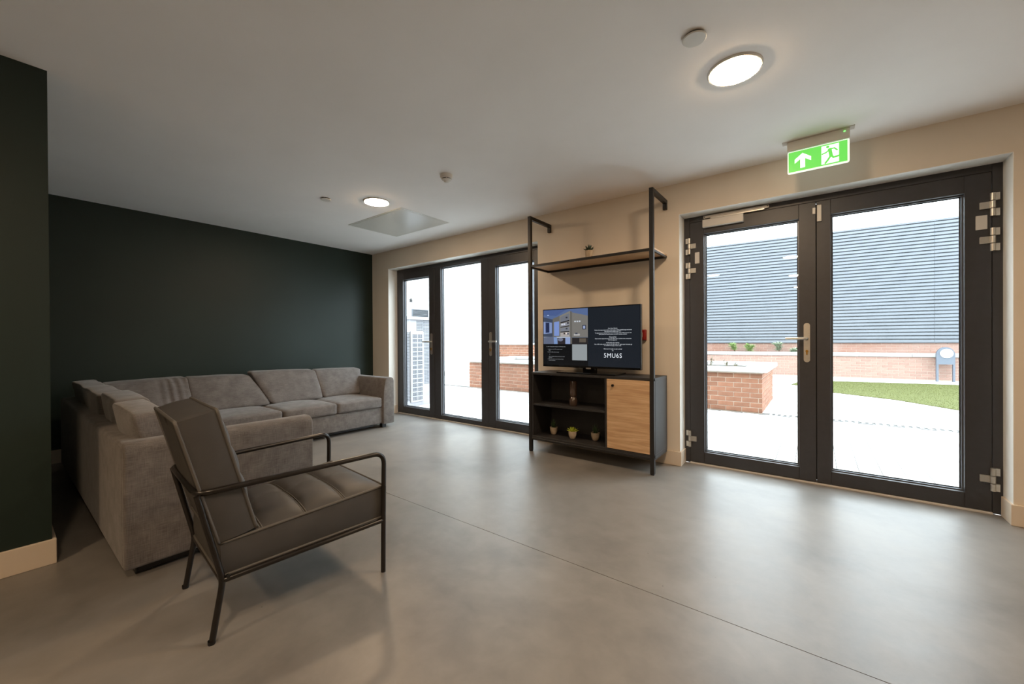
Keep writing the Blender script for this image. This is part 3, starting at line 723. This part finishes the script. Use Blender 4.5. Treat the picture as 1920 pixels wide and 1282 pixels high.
for i, (a, b) in enumerate(((1.215, 1.775), (1.779, 2.338), (2.342, 2.898))):
    softbox('seat_cushion', hexa(a, b, -3.05, BY1, .268, .398), M_sofa2, sf, .026, (.006, .006, .022), 12, .004, 5, 20 + i * 3.1)
def backA(y0b, y1b, y0t, y1t, zt0, zt1, sd, wr=.006, fold=None, xo=0, n=14):
    zb = .405
    c = [(.50 + xo, y0b, zb), (.70 + xo, y0b, zb), (.70 + xo, y1b, zb), (.50 + xo, y1b, zb), (.345 + xo, y0t, zt0), (.49 + xo, y0t, zt0 - .012), (.49 + xo, y1t, zt1 - .012), (.345 + xo, y1t, zt1)]
    softbox('back_cushion', c, M_sofa2, sf, .028, (.03, .012, .008), n, wr, 6, sd, fold=fold)
backA(-1.150, -.655, -1.160, -.520, .762, .748, 1.0)
backA(-1.755, -1.158, -1.905, -1.166, .785, .765, 2.0)
backA(-2.46, -1.765, -2.478, -1.915, .763, .752, 3.0)
def fold1(p):
    k = max(0, 1 - abs(p.y + 2.62) / .22); return Vector((.011 * k * math.sin(p.y * 95 + p.z * 7 + 2 * noise.noise(p * 4)), 0, .004 * k * math.sin(p.y * 80))) * (1 if p.x > .44 else 0)
backA(-3.06, -2.47, -3.10, -2.486, .752, .768, 4.0, .008, fold1, n=40)
def backB(x0, x1, x0t, x1t, zt, sd, wr=.006, dy=0):
    zb = .405
    c = [(x0, -3.20 + dy, zb), (x1, -3.20 + dy, zb), (x1, -2.98 + dy, zb), (x0, -2.98 + dy, zb), (x0t, -3.285 + dy, zt), (x1t, -3.285 + dy, zt - .012), (x1t, -3.135 + dy, zt - .005), (x0t, -3.135 + dy, zt + .008)]
    softbox('back_cushion', c, M_sofa2, sf, .022, (.004, .03, .012), 14, wr, 6, sd)
backB(2.365, 2.905, 2.385, 2.955, .772, 7.0)
backB(1.83, 2.38, 1.84, 2.40, .790, 8.0, .010, .014)
backB(1.16, 1.85, 1.17, 1.86, .783, 9.0, .010, -.002)
backB(.52, 1.18, .40, 1.19, .778, 10.0, .010, .006)

# ------------------------------------------------------------------ lounge chair
CH_ANG = math.radians(85.4)
ch = thing('lounge_chair', 'charcoal padded lounge chair with thin black tubular steel frame', 'armchair', (3.597, -3.190, 0), CH_ANG)
HWc = .2525; HWf = .308; TR = .0112
def hwat(x_): return HWc + (HWf - HWc) * x_ / .67
pts = [(.668, -HWf, 0), (.676, -HWf, .578), (-.043, -HWc, .566), (-.043, HWc, .566), (.676, HWf, .578), (.668, HWf, 0)]
tube('arm_tube', fillet(pts, .055, 8), TR, M_tube, ch, 12, local=True)
for s in (-1, 1):
    lg = tube('rear_leg', fillet([(0, s * HWc, 0), (.036, s * HWc, .222), (-.040, s * HWc, .560)], .03, 5), TR, M_tube, ch, 12, local=True)
    lathe('foot_glide', [(0, 0), (.012, 0), (.0128, .006), (.0128, .014)], M_plug, lg, 14, (0, s * HWc, 0))
    bm = bmesh.new(); addtube(bm, [(.05, s * (HWc + .004), .236), (.05, s * (HWc + .014), .236)], .006, 8); bmobj('bolt', bm, M_plug, lg)
seatf = fillet([(.36, -hwat(.36), .2375), (.668, -HWf, .250), (.668, HWf, .250), (.034, hwat(.034), .222), (.034, -hwat(.034), .222), (.36, -hwat(.36), .2375)], .012, 3)
tube('seat_frame', seatf, TR * .95, M_tube, ch, 10, local=True)
tube('cross_bar', [(.30, -hwat(.3), .234), (.30, hwat(.3), .234)], TR * .8, M_tube, ch, 8, local=True)
tube('cross_bar', [(.50, -hwat(.5), .242), (.50, hwat(.5), .242)], TR * .8, M_tube, ch, 8, local=True)

def pad(name, A, B, Cc, D, hw0, hw1, seams, crown, tuft, nu=72, nv=26, mid=0.0, bulge_back=.01):
    """channelled pad. side outline A->B (padded face) and D->C (rear face), extruded over the half width hw0 (at A) to hw1 (at B)"""
    HW = lambda u: hw0 + (hw1 - hw0) * u
    A, B, Cc, D = [Vector((p[0], 0, p[1])) for p in (A, B, Cc, D)]
    face = (B - A); nrm = Vector((-face.z, 0, face.x)).normalized()
    if nrm.dot(A - D) < 0: nrm = -nrm
    Lf = face.length; bm = bmesh.new()
    def h(u, v):
        e = (1 - abs(2 * u - 1) ** 6) * (1 - abs(v) ** 5)
        s_ = u * Lf; d = min([abs(s_ - q) for q in seams] + [s_ + .02, Lf - s_ + .02])
        return crown * (1 - abs(2 * u - 1) ** 3) * (1 - abs(v) ** 3) + tuft * e * (1 - math.exp(-d / .020)) - mid * e * math.exp(-(v / .05) ** 2)
    top = [[bm.verts.new(A + face * (i / nu) + Vector((0, HW(i / nu) * (2 * j / nv - 1), 0)) + nrm * h(i / nu, 2 * j / nv - 1)) for j in range(nv + 1)] for i in range(nu + 1)]
    bot = [[bm.verts.new(D + (Cc - D) * (i / 12) + Vector((0, HW(i / 12) * (j / 4 - 1), 0)) - nrm * bulge_back * (1 - abs(2 * i / 12 - 1) ** 4) * (1 - abs(j / 4 - 1) ** 4)) for j in range(9)] for i in range(13)]
    for g, n_, m_ in ((top, nu, nv), (bot, 12, 8)):
        for i in range(n_):
            for j in range(m_): bm.faces.new((g[i][j], g[i + 1][j], g[i + 1][j + 1], g[i][j + 1]))
    # side walls with a slight outward swell
    def per(g, n_, m_): return [g[i][0] for i in range(n_ + 1)] + [g[n_][j] for j in range(1, m_ + 1)] + [g[i][m_] for i in range(n_ - 1, -1, -1)] + [g[0][j] for j in range(m_ - 1, 0, -1)]
    pt = per(top, nu, nv); N = len(pt)
    def botpt(k):
        if k <= nu: u, v = k / nu, -1
        elif k <= nu + nv: u, v = 1, -1 + 2 * (k - nu) / nv
        elif k <= 2 * nu + nv: u, v = 1 - (k - nu - nv) / nu, 1
        else: u, v = 0, 1 - 2 * (k - 2 * nu - nv) / nv
        return D + (Cc - D) * u + Vector((0, v * HW(u), 0)), u, v
    prev = pt; loops = []
    K = 5
    for s in range(1, K + 1):
        tt = s / K; ring = []
        for k in range(N):
            q, u, v = botpt(k); p = Vector(pt[k].co) * (1 - tt) + q * tt
            sw = .007 * math.sin(PI * tt)
            if abs(v) == 1 : p.y += v * sw
            elif u == 1: p += face.normalized() * sw
            else: p -= face.normalized() * sw
            ring.append(bm.verts.new(p))
        for k in range(N): bm.faces.new((prev[k], prev[(k + 1) % N], ring[(k + 1) % N], ring[k]))
        prev = ring
    bmesh.ops.remove_doubles(bm, verts=bm.verts, dist=1e-5)
    tp = [Vector(pt[k].co) if pt[k].is_valid else None for k in range(N)]
    bp = [botpt(k)[0] for k in range(0, N, 2)]
    o = bmobj(name, bm, M_chair, ch, True, True, math.radians(50))
    tp = [p for p in tp[::2] if p is not None]
    bm = bmesh.new(); addtube(bm, tp, .0062, 7, True); addtube(bm, bp, .0062, 7, True)
    for q in seams:
        for off in (-.0045, .0045):
            u = (q + off) / Lf
            addtube(bm, [A + face * u + Vector((0, HW(u) * (j / 10 - 1), 0)) + nrm * (h(u, j / 10 - 1) - .0008) for j in range(21)], .0030, 5)
    bmobj('piping', bm, M_pipe, o, True, True)
    return o
pad('seat_cushion', (.032, .356), (.684, .412), (.684, .263), (.032, .231), .238, .294, [.135, .30, .465], .030, .016, mid=.004)
pad('back_cushion', (.150, .380), (.024, .866), (-.098, .836), (.026, .362), .243, .243, [.10, .215, .335], .020, .016, mid=.004)

# ------------------------------------------------------------------ courtyard
M_brick = mat('red_brick', (134, 92, 70), (118, 78, 58), rough=.85, scale=9, bump=.2, bscale=60, objrand=.14)
M_brick2 = mat('weathered_red_brick', (124, 84, 68), (140, 116, 106), rough=.9, scale=1.6, bump=.2, bscale=60, coords='Object', objrand=.10)
M_mortar = mat('pale_mortar', (178, 160, 146), (168, 150, 136), rough=.95, scale=30, bump=.2)
M_stone = mat('pale_coping_stone', (160, 158, 154), (150, 148, 144), rough=.8, scale=12, bump=.08)
M_paver = mat('pale_grey_paver', (186, 184, 181), (178, 176, 173), rough=.85, scale=14, bump=.1, objrand=.05)
M_bed = mat('paving_sand_joint', (84, 80, 76), (74, 71, 67), rough=.95, scale=30)
M_soil2 = mat('grey_bed_soil', (150, 148, 146), (120, 116, 112), rough=.95, scale=40, bump=.4)
ZP = -.02
def farpaving():
    m, nt, b = nmat('far_block_paving')
    tc = nt.nodes.new('ShaderNodeTexCoord'); br = nt.nodes.new('ShaderNodeTexBrick')
    br.inputs['Scale'].default_value = 1.0; br.inputs['Brick Width'].default_value = .3; br.inputs['Row Height'].default_value = .15
    br.inputs['Mortar Size'].default_value = .004
    br.inputs['Color1'].default_value = (*lin((186, 184, 181)), 1); br.inputs['Color2'].default_value = (*lin((178, 176, 173)), 1); br.inputs['Mortar'].default_value = (*lin((112, 110, 107)), 1)
    nt.links.new(tc.outputs['Object'], br.inputs['Vector']); nt.links.new(br.outputs['Color'], b.inputs['Base Color']); b.inputs['Roughness'].default_value = .85
    return m
pv = thing('paving', 'pale block paving of the courtyard outside', 'paving', (4.0, 2.0, ZP), kind='structure')
box('sand_bed', (-8, 16, .32, 3.52, ZP - .2, ZP - .006), M_bed, pv)
box('far_paving', (-8, 16, 3.52, 22, ZP - .2, ZP), farpaving(), pv)
PWX, PLY = .15, .30
pm = boxmesh('paver', PWX - .005, PLY - .005, .06, .003)
bm = bmesh.new(); cnt = 0
ix0, ix1 = int(-3.6 / PWX), int(9.0 / PWX)
for i in range(ix0, ix1):
    x = i * PWX; off = 0 if i % 2 else PLY / 2
    for j in range(0, 11):
        y = .33 + PLY / 2 + j * PLY - off
        y0, y1 = max(.325, y - PLY / 2), min(3.36, y + PLY / 2)
        if y1 - y0 < .03: continue
        if 4.35 < x < 7.3 and j > 0 and y1 - y0 > PLY - .01:
            shared('paver', pm, M_paver, (x, y, ZP - .03 + random.uniform(-.001, .001)), pv)
        else: addbox(bm, x - PWX / 2 + .0025, x + PWX / 2 - .0025, y0 + .0025, y1 - .0025, ZP - .06, ZP + random.uniform(-.001, .001))
tag(bmobj('paver_field', bm, M_paver, pv), kind='stuff')
# drain
t = thing('drain_channel', 'narrow slotted drainage channel across the courtyard paving', 'drain', (7, 3.43, ZP))
Mst = mat('galvanised_steel', (150, 150, 150), (128, 128, 130), rough=.5, metal=.5, scale=30)
boxes('channel', [(5.06, 14, 3.37, 3.38, ZP - .06, ZP + .002), (5.06, 14, 3.50, 3.51, ZP - .06, ZP + .002)], Mst, t)
box('channel_bottom', (5.06, 14, 3.38, 3.50, ZP - .08, ZP - .05), M_plug, t)
bm = bmesh.new(); x = 5.07
while x < 13.9: addbox(bm, x, x + .035, 3.38, 3.50, ZP - .012, ZP); x += .07
tag(bmobj('grate', bm, Mst, t), kind='stuff')

BL, BHt, MJ = .215, .065, .010
def brickrun(parent, a, b, z0, z1, face, along, depth=.10, singles=lambda x: True, m=M_brick, me=None, name='brick', seed=0):
    """one wythe of stretcher bond. along 'x' (facing -y at face) or 'y' (facing +x at face). returns joined bmesh for the rest"""
    rest = bmesh.new(); n = 0; r = random.Random(seed)
    rows = int(round((z1 - z0) / (BHt + MJ)))
    for k in range(rows):
        z = z0 + k * (BHt + MJ) + BHt / 2 + MJ / 2
        p = a - (0 if k % 2 == 0 else (BL + MJ) / 2)
        while p < b - .01:
            q0, q1 = max(a, p), min(b, p + BL)
            if q1 - q0 > .03:
                c = (q0 + q1) / 2; dd = r.uniform(-.002, .002)
                if q1 - q0 > BL - .002 and singles(c):
                    if along == 'x': shared(name, me['x'], m, (c, face + depth / 2 + dd, z), parent)
                    else: shared(name, me['y'], m, (face - depth / 2 + dd, c, z), parent)
                elif singles(c):
                    key = (along, round(q1 - q0, 3))
                    if key not in me: me[key] = boxmesh('brick', q1 - q0, depth, BHt, .003) if along == 'x' else boxmesh('brick', depth, q1 - q0, BHt, .003)
                    if along == 'x': shared(name, me[key], m, (c, face + depth / 2 + dd, z), parent)
                    else: shared(name, me[key], m, (face - depth / 2 + dd, c, z), parent)
                else:
                    if along == 'x': addbox(rest, q0, q1, face + dd, face + depth + dd, z - BHt / 2, z + BHt / 2)
                    else: addbox(rest, face - depth + dd, face + dd, q0, q1, z - BHt / 2, z + BHt / 2)
            p += BL + MJ
    return rest
bme = {'x': boxmesh('brick', BL, .10, BHt, .003), 'y': boxmesh('brick', .10, BL, BHt, .003)}
QX0, QX1, QY0, QY1, QZ = -1.14, 4.98, 3.42, 5.25, .605
pl = thing('brick_planter', 'long low red brick planter with pale stone coping in the courtyard', 'planter', (2, 4.3, ZP))
boxes('mortar_core', [(QX0 + .008, QX1 - .008, QY0 + .008, QY0 + .2, ZP - .05, QZ), (QX0 + .008, QX1 - .008, QY1 - .2, QY1 - .008, ZP - .05, QZ), (QX0 + .008, QX0 + .2, QY0 + .2, QY1 - .2, ZP - .05, QZ), (QX1 - .2, QX1 - .008, QY0 + .2, QY1 - .2, ZP - .05, QZ)], M_mortar, pl)
rest = brickrun(pl, QX0, QX1, ZP + .005, QZ, QY0, 'x', singles=lambda x: x < 1.5 or x > 3.9, me=bme)
r2 = brickrun(pl, QY0 + .11, QY1, ZP + .005, QZ, QX1, 'y', me=bme, seed=3); r2.free()
tag(bmobj('brick_rest', rest, M_brick, pl), kind='stuff')
x = QX0 - .07; k = 0
stones = [(-1.21, -.2), (-.195, .8), (.805, 1.8), (1.805, 2.8), (2.805, 3.9), (3.905, 5.05)]
for a, b in stones:
    box('coping_stone', (a, b, QY0 - .07, QY0 + .26, QZ, QZ + .07), M_stone, pl, bevel=.006, seg=1)
    box('coping_stone', (a, b, QY1 - .26, QY1 + .07, QZ, QZ + .07), M_stone, pl, bevel=.006, seg=1)
for a in (QX0 - .07, QX1 - .26): box('coping_stone', (a, a + .33, QY0 + .265, QY1 - .265, QZ, QZ + .07), M_stone, pl, bevel=.006, seg=1)
box('soil', (QX0 + .2, QX1 - .2, QY0 + .2, QY1 - .2, QZ - .3, QZ - .02), M_soil2, pl)

def leafy(name, label, loc, h, spread, nl, m, cat='plant', group=None, seed=1, lw=.012, ll=.06):
    t = thing(name, label, cat, loc, group=group); r = random.Random(seed)
    bs = bmesh.new(); bl = bmesh.new()
    for s in range(5):
        a = r.uniform(0, 2 * PI); tip = Vector((math.cos(a) * spread * r.uniform(.3, 1), math.sin(a) * spread * r.uniform(.3, 1), h * r.uniform(.7, 1)))
        addtube(bs, [Vector((0, 0, 0)), tip * .5 + Vector((0, 0, h * .1)), tip], .003, 5)
        for k in range(nl // 5):
            f = r.uniform(.25, 1.05); p = tip * f + Vector((0, 0, h * .1 * (1 - abs(2 * f - 1)))); b_ = r.uniform(0, 2 * PI); e = r.uniform(-.2, .9)
            leafblade(bl, p, (math.cos(b_) * math.cos(e), math.sin(b_) * math.cos(e), math.sin(e)), ll * r.uniform(.6, 1.2), lw, bend=.2, thick=.15)
    bmobj('stem', bs, mat('stem_brown', (92, 78, 52), rough=.8), t, True, True); bmobj('foliage', bl, m, t, False, True)
Mlg = mat('fresh_green_foliage', (140, 158, 100), (116, 138, 80), rough=.6, scale=20)
Mlg2 = mat('grey_green_foliage', (140, 150, 128), (116, 128, 102), rough=.6, scale=20)
Mdry = mat('dry_brown_foliage', (92, 86, 62), (70, 66, 46), rough=.7, scale=20)
leafy('young_plant', 'taller sparse young plant at the left in the near brick planter', (4.10, 4.25, QZ - .02), .22, .07, 30, Mdry, group='young planter plants', seed=2, lw=.008, ll=.045)
leafy('young_plant', 'middle sparse young plant in the near brick planter', (4.37, 4.20, QZ - .02), .16, .06, 25, Mdry, group='young planter plants', seed=3, lw=.008, ll=.04)
leafy('young_plant', 'smallest young plant nearest the end of the brick planter', (4.53, 4.10, QZ - .02), .12, .05, 20, Mdry, group='young planter plants', seed=4, lw=.008, ll=.04)

# lawn
t = thing('lawn', 'bright green strip of artificial lawn beyond the paving', 'lawn', (7.5, 8, ZP), kind='stuff')
Mgr = mat('artificial_grass', (74, 76, 18), (67, 70, 14), rough=.9, scale=6, bump=.5, bscale=220)
edge = [(5.14, 8.35), (5.28, 8.22), (5.55, 7.62), (5.88, 7.05), (6.30, 6.75), (6.80, 6.39), (7.43, 5.46), (8.6, 4.3), (13, 4.2), (13, 10.9), (8.39, 10.36), (5.94, 9.83), (5.3, 9.3)]
g = prism('turf', edge, lambda u, v, t_: Vector((u, v, t_)), ZP - .05, ZP + .012, Mgr, t)
def inside(x, y):
    c = False; n = len(edge)
    for i in range(n):
        (x0, y0), (x1, y1) = edge[i], edge[i - 1]
        if (y0 > y) != (y1 > y) and x < (x1 - x0) * (y - y0) / (y1 - y0) + x0: c = not c
    return c
r = random.Random(5); vs = []; fs = []
while len(fs) < 26000:
    x, y = r.uniform(5.1, 9.5), r.uniform(4.2, 10.5)
    if not inside(x, y): continue
    a = r.uniform(0, 2 * PI); wv = .004; h_ = r.uniform(.004, .012); k = len(vs)
    vs += [(x + wv * math.cos(a), y + wv * math.sin(a), ZP + .01), (x - wv * math.cos(a), y - wv * math.sin(a), ZP + .01), (x + r.uniform(-.012, .012), y + r.uniform(-.012, .012), ZP + .012 + h_)]
    fs.append((k, k + 1, k + 2))
me = bpy.data.meshes.new('grass_blades'); me.from_pydata(vs, [], fs); tag(link('grass_blades', me, Mgr, t), kind='stuff')

# far building with brick plinth, planting bed and ribbed cladding (turned a few degrees)
TH = .07
fb = thing('clad_building', 'long dark grey ribbed-metal building on a red brick plinth', 'building', (5.5, 11.3, 0), TH)
rw = thing('retaining_wall', 'low red brick retaining wall with pale coping below the grey building', 'wall', (5.5, 11.3, 0), TH)
Mcl = mat('blue_grey_cladding', (88, 91, 96), (82, 85, 90), rough=.45, metal=.1, scale=3)
BD = .75
NR = 34; CZ0, CZ1 = 1.0, 4.36; pit = (CZ1 - CZ0) / NR
def clad(x0, x1):
    prof = []
    for k in range(NR):
        z = CZ0 + k * pit
        prof += [(.062, z), (.064, z + .006), (.052, z + pit * .70), (.002, z + pit * .76), (.0, z + pit * .985)]
    prof.append((.06, CZ1))
    bm = bmesh.new(); A = [bm.verts.new((x0, BD - d, z)) for d, z in prof]; B = [bm.verts.new((x1, BD - d, z)) for d, z in prof]
    for i in range(len(prof) - 1): bm.faces.new((A[i], B[i], B[i + 1], A[i + 1]))
    return bmobj('cladding_sheet', bm, Mcl, fb, False, True)
for a, b in ((-6.2, -3.204), (-3.2, -.204), (-.2, 2.796), (2.8, 5.796), (5.8, 8.8)): clad(a, b)
box('wall_core', (-11, 9, BD + .12, BD + .4, -.1, CZ1), M_mortar, fb, local=True)
box('parapet_cap', (-6.2, 8.8, BD - .05, BD + .4, CZ1, CZ1 + .05), Mcl, fb, local=True)
box('drip_trim', (-6.2, 8.8, BD - .05, BD + .1, CZ0 - .02, CZ0), Mcl, fb, local=True)
M_render = mat('white_render', (205, 204, 201), (200, 199, 196), rough=.85, scale=4, bump=.05)
box('rendered_bay', (-11, -6.2, BD - .1, BD + .2, CZ0 - .02, CZ1 + 1.2), mat('shade_darkened_render', (118, 118, 121), (108, 108, 112), rough=.85, scale=2), fb, local=True)  # white render bay, its shade put into the colour as darker grey
box('plinth_mortar', (-11, 8.8, BD + .008, BD + .12, -.1, CZ0 - .02), M_mortar, fb, local=True)
rest = brickrun(fb, -11, 8.8, .545, .995 - .02, BD, 'x', singles=lambda x: False, m=M_brick2, me=bme, seed=5)
tag(bmobj('plinth_bricks', rest, M_brick2, fb, local=True), kind='stuff')
box('mortar_core', (-11, 8.8, .008, .22, -.1, .60), M_mortar, rw, local=True)
bme2 = {'x': boxmesh('brick', BL, .10, BHt, .003)}
rest = brickrun(rw, -11, 8.8, 0, .60, 0, 'x', singles=lambda x: -3.05 < x < 3.45, m=M_brick2, me=bme2, seed=6)
tag(bmobj('brick_rest', rest, M_brick2, rw, local=True), kind='stuff')
x = -11
while x < 8.7:
    box('coping_stone', (x, x + 1.095, -.03, .25, .605, .705), M_stone, rw, bevel=.006, seg=1, local=True); x += 1.1
box('bed_soil', (-11, 8.8, .25, BD, .3, .66), M_soil2, rw, local=True)
Rz = Matrix.Rotation(TH, 3, 'Z')
def fbw(x, y, z): v = Rz @ Vector((x, y, z)); return (5.5 + v.x, 11.3 + v.y, v.z)
for lx, h, sp, m, sd, lab in ((-2.02, .36, .18, Mlg, 11, 'bushy fresh green shrub, leftmost in the far planting bed'), (-1.60, .33, .15, Mlg, 12, 'second small green shrub in the far planting bed'), (-.78, .36, .13, Mlg2, 13, 'greyish green shrub behind the door lever in the far bed'), (-.42, .16, .14, Mlg2, 14, 'low grey-green plant beside the larger shrub in the far bed')):
    leafy('bed_shrub', lab, fbw(lx, .45, .64), h, sp, 220, m, 'shrub', 'shrubs in the far bed', sd, .02, .10)
# arched stand in front of the retaining wall
t = thing('arched_stand', 'grey arched two-legged stand with white oval panel before the brick wall', 'stand', fbw(2.78, -.2, ZP), TH)
Mas = mat('grey_painted_steel', (86, 92, 102), (80, 86, 96), rough=.5)
arch = [(-.17, .45), (.17, .45)] + [(.17 * math.cos(PI * k / 16), .70 + .20 * math.sin(PI * k / 16)) for k in range(17)]
prism('arched_head', arch, lambda u, v, t_: Vector((u, t_, v)), -.035, .035, Mas, t, local=True)
for s in (-1, 1): box('leg', (s * .15 - .02, s * .15 + .02, -.035, .035, 0, .452), Mas, t, local=True)
prism('oval_panel', ellipse(.015, .735, .12, .115, 32), lambda u, v, t_: Vector((u, t_, v)), -.05, -.034, M_white, t, local=True)

# white building on the left of the courtyard
wb = thing('white_building', 'plain white rendered building closing the courtyard on the left', 'building', (-5.2, 6, 0))
box('wall', (-6.5, -4.2, .4, 10.5, -.1, 7.5), M_render, wb)
box('kerb', (-4.2, -3.95, 4.7, 10.4, ZP - .05, .10), M_stone, wb)
vt = boxes('vent_frame', [(-4.2, -4.17, 4.13, 4.72, 2.07, 2.10), (-4.2, -4.17, 4.13, 4.72, 1.84, 1.87), (-4.2, -4.17, 4.10, 4.13, 1.84, 2.10), (-4.2, -4.17, 4.72, 4.75, 1.84, 2.10)], Mcl, wb)
for k in range(5):
    bm = bmesh.new(); z = 1.875 + k * .042
    a = [bm.verts.new(p) for p in ((-4.197, 4.13, z), (-4.17, 4.13, z + .03), (-4.17, 4.72, z + .03), (-4.197, 4.72, z), (-4.197, 4.13, z + .006), (-4.17, 4.13, z + .036), (-4.17, 4.72, z + .036), (-4.197, 4.72, z + .006))]
    for f in ((0, 1, 2, 3), (4, 7, 6, 5), (0, 4, 5, 1), (1, 5, 6, 2), (2, 6, 7, 3), (3, 7, 4, 0)): bm.faces.new([a[i] for i in f])
    bmobj('louvre_slat', bm, Mcl, vt)
star = []
for k in range(10):
    a = PI / 2 + k * PI / 5; rr_ = .075 if k % 2 == 0 else .034; star.append((4.07 + rr_ * math.cos(a), 2.36 + rr_ * math.sin(a)))
prism('star_wall_plate', star, lambda u, v, t_: Vector((t_, u, v)), -4.2, -4.17, M_black, wb)

# perforated plant enclosure right outside the left door
en = thing('plant_enclosure', 'white perforated metal plant enclosure outside the left door', 'enclosure', (-.4, 1.0, ZP))
Mw = mat('white_powder_coat', (156, 156, 162), (150, 150, 156), rough=.5)
Mh = mat('dark_hole', (34, 40, 46), rough=.8)
box('body', (-1.2, .045, .615, 1.22, ZP, 1.49), Mw, en, bevel=.004, seg=1)
box('lid', (-1.24, .08, .59, 1.25, 1.49, 1.545), Mw, en, bevel=.004, seg=1)
pnl = box('front_panel', (.045, .07, .695, .985, .05, 1.285), Mw, en, bevel=.003, seg=1)
bm = bmesh.new()
for cidx in range(2):
    for k in range(15):
        y0 = .735 + cidx * .115; z0 = .085 + k * .078
        for a in range(4):
            for b in range(3): addbox(bm, .066, .0705, y0 + a * .025, y0 + a * .025 + .019, z0 + b * .020, z0 + b * .020 + .015)
tag(bmobj('perforation', bm, Mh, pnl), kind='stuff')
bm = bmesh.new()
def holes(y0, y1, z0, z1, p=.026, s=.017):
    y = y0
    while y < y1:
        z = z0
        while z < z1: addbox(bm, .04, .0455, y, y + s, z, z + s); z += p
        y += p
holes(.632, .69, .08, 1.27); holes(.995, 1.20, .35, 1.47); holes(.84, .99, 1.30, 1.47)
tag(bmobj('side_perforation', bm, Mh, en), kind='stuff')

# low brick wall across the courtyard behind the planter, seen past the left post of the media unit
cw = thing('courtyard_wall', 'low red brick courtyard wall with thin coping behind the long planter', 'wall', (0, 6.25, ZP))
CW0, CW1 = -2.72, 2.6
box('mortar_core', (CW0 + .008, CW1 - .008, 6.208, 6.392, ZP - .05, .985), M_mortar, cw)
bme3 = {'x': boxmesh('brick', BL, .10, BHt, .003)}
rest = brickrun(cw, CW0, CW1, ZP + .02, .98, 6.20, 'x', singles=lambda x: x < -.4, me=bme3, seed=9)
tag(bmobj('brick_rest', rest, M_brick, cw), kind='stuff')
x = CW0 - .03
while x < CW1:
    box('coping_stone', (x, min(x + .895, CW1 + .03), 6.17, 6.43, .985, 1.03), M_stone, cw, bevel=.005, seg=1); x += .9
